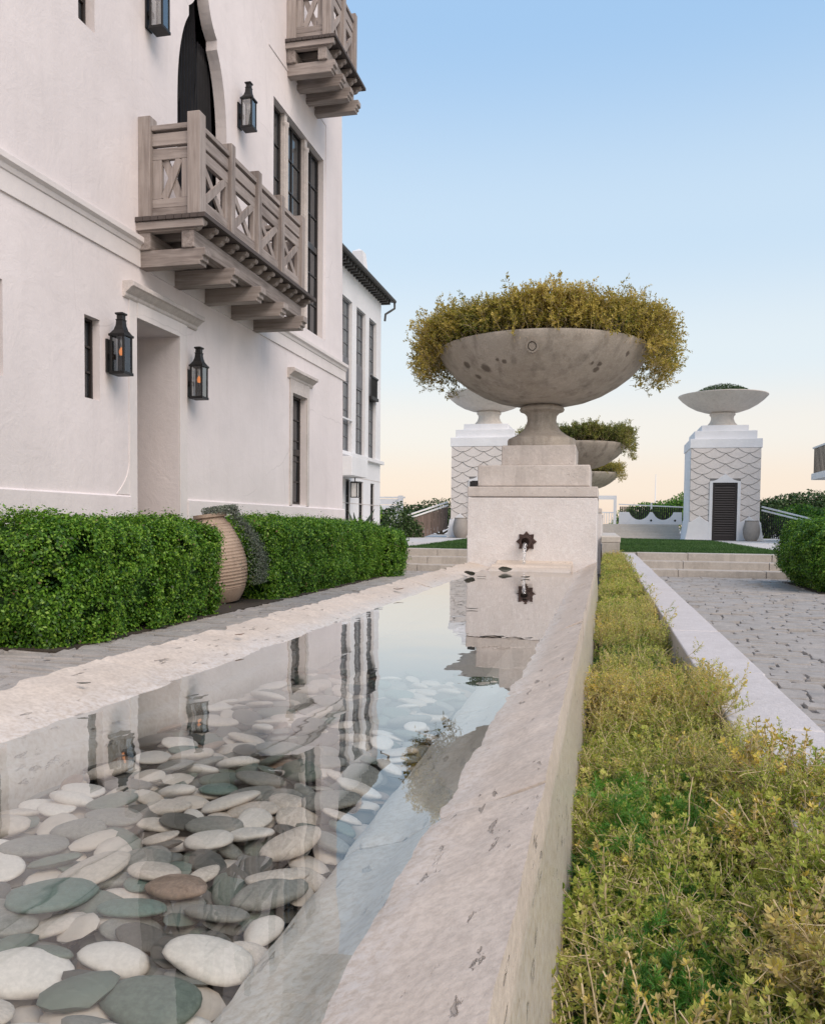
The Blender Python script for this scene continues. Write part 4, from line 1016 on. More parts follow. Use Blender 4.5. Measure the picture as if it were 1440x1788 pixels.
# ================================================================== PLANTING BED AND KERB
kb = thing('planter_kerb', 'pale limestone kerb along the right side of the planting bed', 'kerb', (0.5, 9, 0))
yk = [0.3, 1.35, 2.42, 3.32, 4.6, 6.1, 7.6, 9.1, 10.6, 12.1, 13.6, 15.1, 16.4, 17.55]
for a, c in zip(yk[:-1], yk[1:]):
    q = MB(); q.box(0.355 + rng.normal(0, .003), 0.592 + rng.normal(0, .003), a + .002, c - .002, 0.0, 0.45 + rng.normal(0, .0015)); build('kerb_stone', q, M['kerb'], kb, bevel=0.008, seg=3)
tag(build('planting_soil', MB().box(-0.045, 0.37, 0.0, 17.1, 0.0, 0.27), M['soil']), kind='structure')

def planting(name, y0, y1, n, protos, rg, mat, tint_mu, zlo, zhi, mask=None, scale=(0.7, 1.2), spill=0.0, powr=1.0, lean=0.35, x0=-0.02, x1=0.325):
    yy = y0 + (y1 - y0) * rg.uniform(0, 1, n) ** powr; x = rg.uniform(x0, x1, n)
    sp = spill * np.clip((2.35 - yy) / 0.5, 0.12, 1)
    x = np.where(rg.uniform(size=n) < 0.45, x, x0 + (x1 - x0 + sp) * rg.uniform(0, 1, n))
    P = np.column_stack([x, yy, np.zeros(n)]); l1 = vnoise(P, 5.0, 5); l2 = vnoise(P, 14.0, 6)
    edge = np.clip((x - 0.335) / 0.14, 0, 1); wall = np.clip((0.03 - x) / 0.06, 0, 1)
    z = zlo + (zhi - zlo) * rg.uniform(0, 1, n) ** 0.8 * (0.72 + 0.42 * l1 + 0.22 * l2) - 0.03 * wall
    z = np.where(edge > 0, np.maximum(z, 0.44 + .02 * rg.uniform(size=n)), z)
    P[:, 2] = z
    if mask is not None:
        k = mask(P, l1, l2, rg); P, l1, l2, x, edge = P[k], l1[k], l2[k], x[k], edge[k]
    n = len(P)
    D = rg.normal(scale=lean, size=(n, 3)); D[:, 2] = np.abs(D[:, 2]) * .3 + 0.9; D[:, 0] += 0.5 * edge + 0.25 * l2; D[:, 1] += 0.3 * l1
    tin = np.clip(tint_mu + 0.22 * l2 + 0.22 * l1 + rg.normal(0, .14, n), 0, 1)
    Q, C, T = scatter_sprigs(P, D, rg.uniform(*scale, n), protos, rg, tin, 0.3)
    k = Q[:, :, 0].min(axis=1) > -0.058
    return Q[k], C[k], T[k]
rg = np.random.default_rng(77)
near_p = [sprig_proto(rg, 0.125, 30, 0.0105, 5, 0.35, 0.5, 0.0013) for _ in range(8)]
mid_p = [sprig_proto(rg, 0.125, 18, 0.0145, 4, 0.35, 0.45, 0.0015) for _ in range(6)]
far_p = [sprig_proto(rg, 0.13, 8, 0.030, 2, 0.35, 0.45, 0.002) for _ in range(5)]
gap = lambda P, l1, l2, rg_: (l1 * .6 + l2 * .5 + rg_.normal(0, .15, len(P))) > -0.27
def rosette_proto(rg, h, nodes, leaf, stem_r=0.0015):
    """upright stem with whorls of short pointed leaves, a dense star at the tip"""
    Q, C, A = [], [], []; p = np.zeros(3); d = np.array([rg.normal() * .25, rg.normal() * .25, 1.0]); d /= np.linalg.norm(d)
    for k in range(nodes):
        q = p + d * h / nodes; o1 = np.cross(d, [0.3, 0.8, 0.1]); o1 /= np.linalg.norm(o1); o2 = np.cross(d, o1); ring = [o1, -.5 * o1 + .87 * o2, -.5 * o1 - .87 * o2]
        for j_ in range(3): Q.append([p + ring[j_] * stem_r, p + ring[(j_ + 1) % 3] * stem_r, q + ring[(j_ + 1) % 3] * stem_r * .9, q + ring[j_] * stem_r * .9]); C.append(0); A.append(k / nodes)
        tip = k == nodes - 1; m = 10 if tip else (5 if k > nodes * .25 else 2)
        for i_ in range(m):
            ph = rg.uniform(0, 6.28); o = o1 * math.cos(ph) + o2 * math.sin(ph); ld = o + d * (rg.uniform(0.2, 1.4) if tip else rg.uniform(.2, .8)); ld /= np.linalg.norm(ld)
            sd = np.cross(ld, d); sd /= np.linalg.norm(sd) + 1e-9; l = leaf * rg.uniform(.7, 1.25); w = l * .42; nn = np.cross(ld, sd)
            Q.append([q, q + ld * l * .55 + sd * w / 2 + nn * w * .2, q + ld * l, q + ld * l * .55 - sd * w / 2 + nn * w * .2]); C.append(1); A.append(k / nodes)
        p = q; d = d + rg.normal(scale=.13, size=3); d[2] += .04; d /= np.linalg.norm(d)
    return np.array(Q), np.array(C), np.array(A)
ros_p = [rosette_proto(rg, 0.12, 10, 0.0115) for _ in range(7)]
fine_p = [sprig_proto(rg, 0.12, 24, 0.0090, 6, 0.4, 0.45, 0.0013) for _ in range(7)]
def clumps(y0, y1, n, rg, xa, xb, zbase, per):
    out = []; ctr = []
    for _ in range(n * 12):
        if len(ctr) >= n: break
        c = np.array([rg.uniform(xa, xb), y0 + (y1 - y0) * rg.uniform() ** 1.2])
        if all(np.hypot(*(c - d_)) > 0.075 for d_ in ctr): ctr.append(c)
    for c in ctr:
        kind = rg.uniform(); m = int(per * rg.uniform(.6, 1.3)); rad = rg.uniform(.05, .085)
        a = rg.uniform(0, 6.28, m); r_ = rad * np.sqrt(rg.uniform(size=m)) * .75
        zb = zbase(c[0], c[1]) + rg.uniform(-.012, .028)
        P = np.column_stack([c[0] + r_ * np.cos(a), c[1] + r_ * np.sin(a), np.full(m, zb) + rg.uniform(-.02, .02, m)])
        D = np.column_stack([np.cos(a) * r_ / rad * .95, np.sin(a) * r_ / rad * .95, np.ones(m)]) + rg.normal(scale=.22, size=(m, 3))
        mu = 0.33 if kind < .5 else (0.54 if kind < .86 else (0.78 if kind < .93 else 0.90))
        tin = np.clip(mu + rg.normal(0, .08, m), 0, 1)
        Q, C, T = scatter_sprigs(P, D, rg.uniform(.65, 1.1, m), ros_p if rg.uniform() < .5 else fine_p, rg, tin, .16)
        k = Q[:, :, 0].min(axis=1) > -0.057; out.append((Q[k], C[k], T[k]))
    return out
A_ = clumps(0.45, 2.35, 150, rg, -0.01, 0.34, lambda x, y_: 0.30 if x < .3 else .36, 50)
A_ += clumps(0.45, 1.95, 42, rg, 0.32, 0.60, lambda x, y_: 0.405 if x > .36 else .38, 52)
A_ += [planting('a', 2.0, 3.2, 1500, near_p, rg, None, 0.46, 0.27, 0.42, gap, (0.6, 1.05), 0.0, 1.0, 0.35, -0.02, 0.35),
      planting('b', 2.9, 6.2, 3000, mid_p, rg, None, 0.42, 0.26, 0.39, gap, (0.6, 1.0), 0.0, 1.0, 0.35, -0.02, 0.338),
      planting('c', 6.0, 17.0, 6200, far_p, rg, None, 0.38, 0.26, 0.38, gap, (0.6, 0.95), 0.0, 1.0, 0.35, -0.02, 0.338)]
tag(quads_object('ground_cover', np.concatenate([a[0] for a in A_]), np.concatenate([a[2] for a in A_]), [M['stem'], M['sedum']], np.concatenate([a[1] for a in A_])), kind='stuff')
fern_p = [sprig_proto(rg, 0.12, 60, 0.020, 5, 0.3, 0.10, 0.0012) for _ in range(5)]
low = lambda P, l1, l2, rg_: (l1 * .6 + l2 * .5 + rg_.normal(0, .12, len(P))) < -0.06
F_ = [planting('d', 0.45, 2.4, 1500, fern_p, rg, None, 0.62, 0.265, 0.345, None, (0.6, 0.95), x1=0.30), planting('e', 2.4, 16.8, 2300, fern_p, rg, None, 0.5, 0.265, 0.33, low, (0.6, 0.9), x1=0.25)]
tag(quads_object('green_undergrowth', np.concatenate([a[0] for a in F_]), np.concatenate([a[2] for a in F_]), [M['fern'], M['fern']], np.concatenate([a[1] for a in F_])), kind='stuff')
# bare dry stems poking through
bs = MB()
for i in range(120):
    x, yy = rng.uniform(0.0, 0.40), 0.5 + 3.6 * rng.uniform() ** 1.8; p = Vector((x, yy, 0.31)); d = Vector((rng.normal(0, .6), rng.normal(0, .6), 1)).normalized(); pts = [p.copy()]
    for k in range(5):
        d = (d + Vector(rng.normal(0, .22, 3))).normalized(); p = p + d * rng.uniform(.022, .05); pts.append(p.copy())
    if min(q.x for q in pts) > -0.03: bs.tube(pts, [0.0024 - 0.0003 * k for k in range(6)], 5)
tag(build('dry_stems', bs, M['stem'], smooth=True), kind='stuff')

# ================================================================== HEDGES, JAR, BUSHES
def hedge(name, label, x0, x1, y0, y1, h, leaf, dens, seed, mat, zb=0.0, rnd=0.28, group=None, cat='hedge', amp=0.06, undercut=0.10, tint=0.5):
    rg = np.random.default_rng(seed); cx, cy = (x0 + x1) / 2, (y0 + y1) / 2; hx, hy, hz = (x1 - x0) / 2, (y1 - y0) / 2, h / 2
    t = thing(name, label, cat, (cx, cy, zb), group)
    A = [2 * hy * h] * 2 + [2 * hx * h] * 2 + [4 * hx * hy]; N = [int(a * dens * (0.25 if k_ == (0 if cx < 0 else 1) else 1)) for k_, a in enumerate(A)]; Ps, Ns = [], []
    for f, n in enumerate(N):
        u, v = rg.uniform(-1, 1, n), rg.uniform(-1, 1, n); o = np.ones(n)
        if f < 2: P = np.column_stack([o * (1 if f else -1) * hx, u * hy, v * hz])
        elif f < 4: P = np.column_stack([u * hx, o * (1 if f == 3 else -1) * hy, v * hz])
        else: P = np.column_stack([u * hx, v * hy, o * hz])
        inner = np.clip(P, [-(hx - rnd), -(hy - rnd), -hz - 1], [hx - rnd, hy - rnd, hz - rnd]); d = P - inner; ln = np.linalg.norm(d, axis=1, keepdims=True); nn = d / np.maximum(ln, 1e-6)
        P = inner + nn * np.minimum(ln, rnd); Ps.append(P); Ns.append(nn)
    P, Nn = np.concatenate(Ps), np.concatenate(Ns); n = len(P)
    lump = vnoise(P, 6.5, seed) * .6 + vnoise(P, 19, seed + 1) * .75
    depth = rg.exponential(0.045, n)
    zrel = (P[:, 2] + hz) / h
    P = P + Nn * (amp * lump - depth)[:, None]; P[:, :2] -= Nn[:, :2] * (undercut * np.clip(1 - zrel * 3, 0, 1))[:, None]
    # small tufts: leaves of one cluster share a centre
    k = rg.integers(0, n, n); tuft = rg.uniform(size=n) < 0.6; jit = rg.normal(scale=leaf * .9, size=(n, 3))
    half_n = n // 3; P[tuft] = P[(np.arange(n)[tuft] // 4) * 4 % n] + jit[tuft]; Nn[tuft] = Nn[(np.arange(n)[tuft] // 4) * 4 % n]
    D = Nn + rg.normal(scale=0.55, size=(n, 3)); D[:, 2] += 0.25
    P[:, 2] = np.maximum(P[:, 2], -hz + 0.03)
    gapn = vnoise(P, 24, seed + 5) + 0.5 * vnoise(P, 9, seed + 6); kp = (gapn > -0.62) | (rg.uniform(size=n) < 0.12)
    stray = rg.uniform(size=n) < 0.004; P[stray] += Nn[stray] * 0.07
    W = P + np.array([cx, cy, zb + hz])
    Q = leaf_quads(W, D, leaf, rg, 0.62, 0.14)
    tt = rg.normal(0, .26, n); tt[tuft] = tt[(np.arange(n)[tuft] // 4) * 4 % n] + rg.normal(0, .07, tuft.sum())
    tin = np.clip(tint + 0.20 * lump + tt - 1.2 * np.clip(depth - .05, 0, .3), 0, 1)  # deeper leaves and hollows tinted darker: shade put into the leaf colour
    brown = rg.uniform(size=n) < 0.006
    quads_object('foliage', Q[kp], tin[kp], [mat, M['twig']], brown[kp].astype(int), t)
    cm = MB(); i_ = 0.11; pts = []
    ax, ay, az = hx - i_, hy - i_, hz - i_ * .6; r_ = max(.05, rnd - i_)
    bm = bmesh.new(); bmesh.ops.create_cube(bm, size=1.0); bmesh.ops.scale(bm, vec=(2 * ax, 2 * ay, 2 * az), verts=bm.verts)
    bmesh.ops.bevel(bm, geom=[e for e in bm.edges if max(v.co.z for v in e.verts) > 0], offset=r_, segments=4, affect='EDGES')
    bmesh.ops.subdivide_edges(bm, edges=bm.edges, cuts=2, use_grid_fill=True)
    for v in bm.verts:
        q = np.array([[v.co.x, v.co.y, v.co.z]]); l_ = float(vnoise(q, 6.5, seed)[0] * .6); d = Vector((v.co.x / hx, v.co.y / hy, v.co.z / hz)); 
        if d.length > 0: v.co += d.normalized() * amp * l_ * .8
        zr_ = (v.co.z + hz) / h; v.co.x -= math.copysign(undercut * max(0, 1 - zr_ * 3), v.co.x); v.co.y -= math.copysign(undercut * max(0, 1 - zr_ * 3), v.co.y)
    me = bpy.data.meshes.new('dark_core'); bm.to_mesh(me); bm.free(); me.materials.append(mat)
    a = me.attributes.new('tint', 'FLOAT', 'FACE'); a.data.foreach_set('value', np.full(len(me.polygons), 0.05, np.float32))  # solid core in dark leaf green, painting the shade seen between leaves
    o = bpy.data.objects.new('dark_core', me); link(o, t); o.location = (0, 0, hz); LOC[o.name] = LOC[t.name]
    return t
hedge('clipped_hedge', 'big clipped green hedge block nearest the camera on the left', -5.15, -3.93, 5.35, 8.25, 1.0, 0.029, 10500, 3, M['hedge'], rnd=0.30, group='clipped hedges by the white house', amp=0.075)
hedge('clipped_hedge', 'long clipped green hedge behind the ribbed jar, reaching to the steps', -5.35, -3.95, 9.75, 14.9, 1.03, 0.032, 7600, 4, M['hedge'], rnd=0.26, group='clipped hedges by the white house', amp=0.07)
hedge('clipped_hedge', 'small rounded green bush at the far end of the long hedge', -4.5, -3.65, 14.7, 15.7, 0.92, 0.036, 5500, 5, M['hedge'], rnd=0.34, group='clipped hedges by the white house')
hedge('rounded_bush', 'rounded green bush at the right edge beside the steps', 2.98, 5.8, 13.3, 16.2, 1.12, 0.036, 6000, 6, M['hedge'], rnd=0.48, cat='bush', amp=0.08, undercut=0.32)
# mulch strips under the hedges
ms = MB(); ms.box(-5.44, -3.97, 5.4, 15.6, -0.01, 0.024); ms.box(3.15, 6.0, 13.45, 16.2, -0.01, 0.024)
tag(build('mulch_bed', ms, M['soil']), kind='structure')

jx, jy = -4.50, 9.25
jar = thing('ribbed_jar', 'tall ribbed terracotta jar standing in the gap between the two hedges', 'jar', (jx, jy, 0.03))
prof = []
for k in range(221):
    s = k / 220; z = 1.02 * s; r_ = 0.175 + 0.19 * math.sin(math.pi * min(1, (s * 0.97 + .02)) ** 0.82) ** 0.9
    if s > 0.93: r_ = r_ * 0.92 + 0.0
    rib = 0.0075 * (0.5 + 0.5 * math.cos(2 * math.pi * s * 26)) ** 0.6 if 0.16 < s < 0.92 else 0
    prof.append((r_ - rib, z))
prof += [(prof[-1][0] + .03, 1.03), (prof[-1][0] + .03, 1.07), (prof[-1][0] - .02, 1.07), (prof[-1][0] - .03, 0.9), (0.01, 0.88)]
build('body', MB().lathe(prof, (jx, jy, 0.03), 56), M['jar'], jar, smooth=True)
jar.rotation_euler = (R(3), R(-7), 0)
rgj = np.random.default_rng(9); n = 5200
s = rgj.uniform(0, 1, n) ** 0.8; aa = rgj.normal(0.55, 0.42, n)
zz = 1.16 - 0.95 * s ** 1.1; rr = 0.15 + 0.25 * np.sin(np.pi * np.clip(zz / 1.06, 0.05, 1) ** 0.82) ** .8 * np.clip(s * 4, 0, 1) + rgj.normal(0.035, 0.03, n)
top = rgj.uniform(size=n) < 0.25
aa = np.where(top, rgj.uniform(0, 6.28, n), aa - 0.2 * s); rr = np.where(top, 0.22 * np.sqrt(rgj.uniform(size=n)), rr); zz = np.where(top, 1.09 + 0.10 * rgj.uniform(size=n), zz)
Pj = np.column_stack([jx + rr * np.cos(aa), jy + rr * np.sin(aa), zz]); Dj = np.column_stack([np.cos(aa), np.sin(aa), 0.2 * np.ones(n)]) + rgj.normal(scale=.5, size=(n, 3))
tp = thing('trailing_plant', 'grey green trailing plant hanging down the right side of the ribbed jar', 'plant', (jx, jy, 1.0))
quads_object('foliage', leaf_quads(Pj, Dj, 0.028, rgj, 0.4), rgj.uniform(0, 1, n), [M['greytrail']], None, tp)
tp.rotation_euler = (R(3), R(-7), 0)

def tree(name, label, x, y, z0, trunk_h, crown, leaf, n, seed, mat=None, group=None, cat='tree'):
    """tapered trunk with limbs and a crown of leaf clumps; crown = list of (dx,dy,dz,rx,ry,rz)"""
    rg = np.random.default_rng(seed); t = thing(name, label, cat, (x, y, z0), group)
    tm_ = MB(); tm_.tube([(x, y, z0), (x + .05, y, z0 + trunk_h * .5), (x - .03, y + .03, z0 + trunk_h + .2)], [0.14, 0.11, 0.08], 8)
    for c in crown: tm_.tube([(x - .03, y + .03, z0 + trunk_h * .8), (x + c[0] * .5, y + c[1] * .5, z0 + trunk_h + c[2] * .4), (x + c[0], y + c[1], z0 + trunk_h + c[2])], [0.06, 0.04, 0.015], 6)
    build('trunk', tm_, M['bark'], t, smooth=True)
    vol = np.array([c[3] * c[4] * c[5] for c in crown]); w = rg.choice(len(crown), n, p=vol / vol.sum()); cr = np.array(crown)[w]
    d = rg.normal(size=(n, 3)); d /= np.linalg.norm(d, axis=1, keepdims=True); r_ = rg.uniform(0.25, 1, n) ** 0.4
    lump = vnoise(d * 2 + cr[:, :3], 3.0, seed) * .18
    P = np.array([x, y, z0 + trunk_h]) + cr[:, :3] + d * cr[:, 3:] * (r_ + lump)[:, None]
    k = P[:, 2] > z0 + .05; P, d, lump = P[k], d[k], lump[k]; m = len(P)
    quads_object('crown', leaf_quads(P, d + rg.normal(scale=.7, size=(m, 3)) + [0, 0, .3], leaf, rg, .6, .15), np.clip(.5 + 1.2 * lump + rg.normal(0, .2, m), 0, 1), [mat or M['tree']], None, t)
    return t
# ================================================================== TOWERS
def clip_poly(poly, x0, x1, z0, z1):
    def cl(p, ins, inter):
        o_ = []
        for i in range(len(p)):
            a, b_ = p[i], p[(i + 1) % len(p)]
            if ins(a):
                o_.append(a)
                if not ins(b_): o_.append(inter(a, b_))
            elif ins(b_): o_.append(inter(a, b_))
        return o_
    for ax, v, s in ((0, x0, 1), (0, x1, -1), (1, z0, 1), (1, z1, -1)):
        if len(poly) < 3: return []
        def inter(a, b_, ax=ax, v=v):
            t_ = (v - a[ax]) / (b_[ax] - a[ax]); return (a[0] + (b_[0] - a[0]) * t_, a[1] + (b_[1] - a[1]) * t_)
        poly = cl(poly, lambda p, ax=ax, v=v, s=s: (p[ax] - v) * s >= -1e-9, inter)
    return poly
def tower(xc, yf, label):
    Z0 = 0.45; W2 = 1.38; t = thing('tower', label, 'tower', (xc, yf + 1.38, Z0), 'white towers with fish scale tiles')
    DP = 2 * W2; ZS, ZT = 1.25, 4.22
    yb = yf + DP
    # body
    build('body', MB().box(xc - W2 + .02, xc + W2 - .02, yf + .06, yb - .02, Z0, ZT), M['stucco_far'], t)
    # grout field and corner pilaster
    build('grout_field', MB().box(xc - W2 + .03, xc + W2 - .03, yf + .03, yf + .058, Z0 + .3, ZT - .002), M['grout'], t)
    sw, h = 0.89, 0.215
    rows = int((ZT - 1.0) / h) + 3; gapw = 0.008; door = (xc - 0.60, xc + 0.60, 2.98)
    for r_ in range(-2, rows):
        zb = 1.0 + r_ * h; sh = 0.5 * (r_ % 2)
        for c in range(-3, 4):
            cxx = xc + (c + sh) * sw; n = 8; poly = []
            for i in range(n + 1):
                u = -1 + 2 * i / n; poly.append((cxx + u * (sw / 2 - gapw), zb + gapw + h * abs(u) ** 2.1))
            for i in range(1, n):
                u = 1 - 2 * i / n; a = 1 - abs(u); poly.append((cxx + u * (sw / 2 - gapw), zb + h - gapw + h * a ** 2.1))
            poly = clip_poly(poly, xc - W2 + .03, xc + W2 - .03, ZS - 0.15, ZT - .005)
            if len(poly) < 3: continue
            ax_ = [p[0] for p in poly]
            parts_ = [poly]
            if max(ax_) > door[0] and min(ax_) < door[1] and min(p[1] for p in poly) < door[2]:
                parts_ = [clip_poly(poly, xc - W2 + .03, door[0], 0, 9), clip_poly(poly, door[1], xc + W2 - .03, 0, 9), clip_poly(poly, door[0], door[1], door[2], 9)]
            for pl in parts_:
                if len(pl) < 3: continue
                area = abs(sum(pl[i][0] * pl[(i + 1) % len(pl)][1] - pl[(i + 1) % len(pl)][0] * pl[i][1] for i in range(len(pl)))) / 2
                if area < 0.004: continue
                q = MB().prism(pl, 'y', yf, yf + .035); j_ = rng.uniform(-.004, .004)
                q.v = [(a, (yf - 0.030 * (1 - (z_ - zb) / (2 * h)) + j_) if b_ < yf + .01 else b_, z_) for a, b_, z_ in q.v]
                build('scale_tile', q, M['scale'], t)
    # white base with ogee points beside the door and flared foot
    for s_ in (-1, 1):
        xa, xb = (xc - W2 - .02, xc - 0.52) if s_ < 0 else (xc + 0.52, xc + W2 + .02); xm = (xa + xb) / 2; hw = (xb - xa) / 2; top = []
        for i in range(17):
            u = -1 + 2 * i / 16; top.append((xm + u * hw, ZS - .06 + 0.26 * (1 - abs(u)) ** 1.8))
        flare = [(xa - .13, Z0), (xa - .07, Z0 + .25), (xa - .03, Z0 + .5), (xa, ZS - .06)] if s_ < 0 else [(xa, Z0), (xa, ZS - .06)]
        end = [(xb, Z0)] if s_ < 0 else [(xb + .03, Z0 + .5), (xb + .07, Z0 + .25), (xb + .13, Z0)]
        build('base', MB().prism(flare + top[1:] + end, 'y', yf - .06, yf + .03), M['stucco_far'], t, bevel=0.01)
    for s_ in (-1, 1):
        xa = xc + s_ * (W2 + 0.005)
        build('side_base', MB().prism([(xa - s_ * .05, Z0), (xa + s_ * .13, Z0), (xa + s_ * .07, Z0 + .25), (xa + s_ * .03, Z0 + .5), (xa, ZS), (xa - s_ * .05, ZS)], 'y', yf + .04, yb + .05), M['stucco_far'], t)
    # door with ogee-headed white surround
    hd = [(xc - .60, Z0), (xc - .60, 2.86)] + [(xc + u * .60, 2.86 + 0.32 * (1 - abs(u)) ** 1.9) for u in [-.75, -.5, -.25, -.1, 0, .1, .25, .5, .75]] + [(xc + .60, 2.86), (xc + .60, Z0)]
    hd += [(xc + .48, Z0), (xc + .48, 2.81), (xc - .48, 2.81), (xc - .48, Z0)]
    sm_ = MB(); n = len(hd)
    flat = [Vector((p[0], p[1], 0)) for p in hd]; tr_ = tessellate_polygon([flat])
    sm_.add([(p.x, yf - .07, p.y) for p in flat], tr_); sm_.add([(p.x, yf - .07, p.y) for p in flat] + [(p.x, yf + .05, p.y) for p in flat], [(i, (i + 1) % n, n + (i + 1) % n, n + i) for i in range(n)])
    so = build('door_surround', sm_, M['stucco_far'], t); remdbl(so)
    fd = MB(); fd.box(xc - .48, xc - .39, yf - .02, yf + .02, Z0, 2.81); fd.box(xc + .39, xc + .48, yf - .02, yf + .02, Z0, 2.81); fd.box(xc - .39, xc + .39, yf - .02, yf + .02, 2.70, 2.81); fd.box(xc - .39, xc + .39, yf - .02, yf + .02, Z0, Z0 + .2); fd.box(xc - .39, xc + .39, yf + .025, yf + .028, Z0, 2.81)
    dd = build('door', fd, M['door'], t)
    for k in range(26):
        z = Z0 + .22 + k * 0.0965
        if z < 2.66: build('louvre_slat', MB().bar((xc - .388, yf + .005, z), (xc + .388, yf + .005, z), 0.035, 0.07, (0, .5, 1)), M['door'], dd)
    # cornice and two setback tiers
    build('cornice', MB().box(xc - W2 - .015, xc + W2 + .015, yf - .02, yb + .02, ZT + .003, 4.60), M['stucco_far'], t, bevel=0.015)
    build('setback_tier', MB().box(xc - 1.21, xc + 1.21, yf + .15, yb - .15, 4.603, 4.94), M['stucco_far'], t, bevel=0.015)
    build('setback_tier', MB().box(xc - 0.92, xc + 0.92, yf + .44, yb - .44, 4.943, 5.20), M['stucco_far'], t, bevel=0.015)
    return t
def tower_urn(xc, yc, label, plabel, seed):
    z0 = 5.20; t = thing('stone_urn', label, 'planter', (xc, yc, z0), 'pale bowl urns on the towers')
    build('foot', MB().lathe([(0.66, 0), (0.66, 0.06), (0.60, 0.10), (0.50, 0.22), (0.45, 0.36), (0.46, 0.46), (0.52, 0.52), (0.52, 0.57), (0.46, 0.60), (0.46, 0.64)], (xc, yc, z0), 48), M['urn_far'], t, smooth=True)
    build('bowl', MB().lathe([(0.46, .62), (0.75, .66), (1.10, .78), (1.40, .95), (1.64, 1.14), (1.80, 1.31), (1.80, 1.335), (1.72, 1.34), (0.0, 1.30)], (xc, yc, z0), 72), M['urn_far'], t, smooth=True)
    rg_ = np.random.default_rng(seed); n = 5000; a = rg_.uniform(0, 6.28, n); r_ = np.sqrt(rg_.uniform(size=n)); P = np.column_stack([xc + 1.35 * r_ * np.cos(a), yc + 1.35 * r_ * np.sin(a), z0 + 1.30 + rg_.uniform(0, 1, n) ** .6 * 0.52 * (1 - r_ ** 2) + .02])
    p = thing('low_plant', plabel, 'plant', (xc, yc, z0 + 1.3), 'plants in the tower urns')
    quads_object('foliage', leaf_quads(P, rg_.normal(size=(n, 3)) + [0, 0, 1], 0.09, rg_, .3), rg_.uniform(0, .9, n), [M['tree']], None, p)
TRX, TRY, TLX, TLY = 4.73, 36.0, -4.93, 34.2
tower(TRX, TRY, 'white tower with fish scale tiles and a dark louvred door, right of the fountain row')
tower(TLX, TLY, 'white fish scale tower half hidden behind the front pedestal on the left')
tower_urn(TRX, TRY + 1.38, 'wide pale bowl urn crowning the right tower', 'low green plant peeping over the bowl on the right tower', 51)
tower_urn(TLX, TLY + 1.38, 'wide pale bowl urn on the left tower, behind the nearest urn', 'low green plant peeping over the bowl on the left tower', 52)
def pot(x, y, z, label):
    t = thing('clay_pot', label, 'pot', (x, y, z), 'grey pots beside the tower doors')
    build('body', MB().lathe([(0.19, 0), (0.27, 0.12), (0.325, 0.32), (0.325, 0.48), (0.29, 0.66), (0.25, 0.78), (0.26, 0.80), (0.26, 0.83), (0.22, 0.83), (0.21, 0.7), (0.0, 0.68)], (x, y, z), 36), M['pot'], t, smooth=True)
pot(TRX + 0.97, TRY - 0.55, 0.442, 'grey clay pot beside the louvred door of the right tower')
pot(TLX - 0.85, TLY - 0.45, 0.442, 'grey clay pot at the foot of the left tower')

# ================================================================== SECOND HOUSE
BX = -7.0
h2 = thing('far_house', 'white three storey house with tall windows and dark eaves beyond the first house', 'house', (-10, 23, 0.45))
ops = [(21.58 - 1.29, 22.49 - 1.29), (21.58, 22.49), (22.93, 23.84), (24.22, 25.03)]
hol = [(rect(a, c, 2.98, 7.16), 0.10) for a, c in ops] + [(rect(y_, y_ + .42, 0.47, 2.22), 0.05) for y_ in (22.0, 23.28, 24.5)]
WX_keep = WX
w2 = MB(); wall_with_holes(w2, [(17.5, 0.44), (25.62, 0.44), (25.55, 8.0), (17.5, 8.0)], hol, BX)
w2.add([(BX, 25.62, 0.44), (BX, 25.55, 8.0), (-15, 25.55, 8.0), (-15, 25.62, .44)], [(0, 1, 2, 3)])
remdbl(build('wall', w2, M['stucco_far'], h2))
WX = BX
for (a, c) in ops:
    window(h2, a, c, 5.55, 7.16, 0.10, 2, 4, 0.06, M['glass_far'], mat_f=M['panel']); window(h2, a, c, 2.98, 4.95, 0.10, 2, 5, 0.06, M['glass_far'], mat_f=M['panel'])
    build('spandrel', MB().box(BX - .16, BX - .08, a, c, 4.95, 5.55), M['panel'], h2)
for y_ in (22.0, 23.28, 24.5): window(h2, y_, y_ + .42, 0.47, 2.22, 0.05, 1, 4, 0.04, M['glass'])
build('string_course', MB().box(BX - .01, BX + .10, 17.5, 25.72, 2.86, 2.965), M['stucco_far'], h2, bevel=0.01)
for z_ in (1.0, 1.55, 2.3): build('joint_line', MB().box(BX - .01, BX + .004, 17.5, 25.61, z_, z_ + .02), M['trim'], h2)
sf = MB(); sf.box(BX - .3, BX + .10, 24.24, 25.0, 4.75, 4.84)
for k in range(7): sf.box(BX + .05, BX + .075, 24.28 + k * .105, 24.305 + k * .105, 4.84, 5.4)
sf.box(BX + .04, BX + .09, 24.24, 25.0, 5.4, 5.45); build('juliet_balcony', sf, M['iron'], h2)
jr_ = MB(); jr_.box(BX - .02, BX + .03, 21.5, 22.55, 3.85, 3.89); jr_.box(BX + .0, BX + .02, 22.50, 22.53, 2.97, 3.85); build('window_rail', jr_, M['stucco_far'], h2)
build('entrance_canopy', MB().box(BX, BX + .55, 20.8, 22.3, 2.25, 2.75), M['stucco_far'], h2, bevel=0.01)
ev = MB(); ev.prism([(BX + .30, 8.02), (BX + .34, 8.12), (BX + .28, 8.2), (-11, 9.6), (-11, 9.4), (BX + .0, 8.06)], 'y', 17.0, 25.95); build('roof', ev, M['roof'], h2)
for k in range(34): build('rafter_end', MB().box(BX - .02, BX + .26, 17.2 + k * .255, 17.28 + k * .255, 7.9, 8.03), M['roof'], h2)
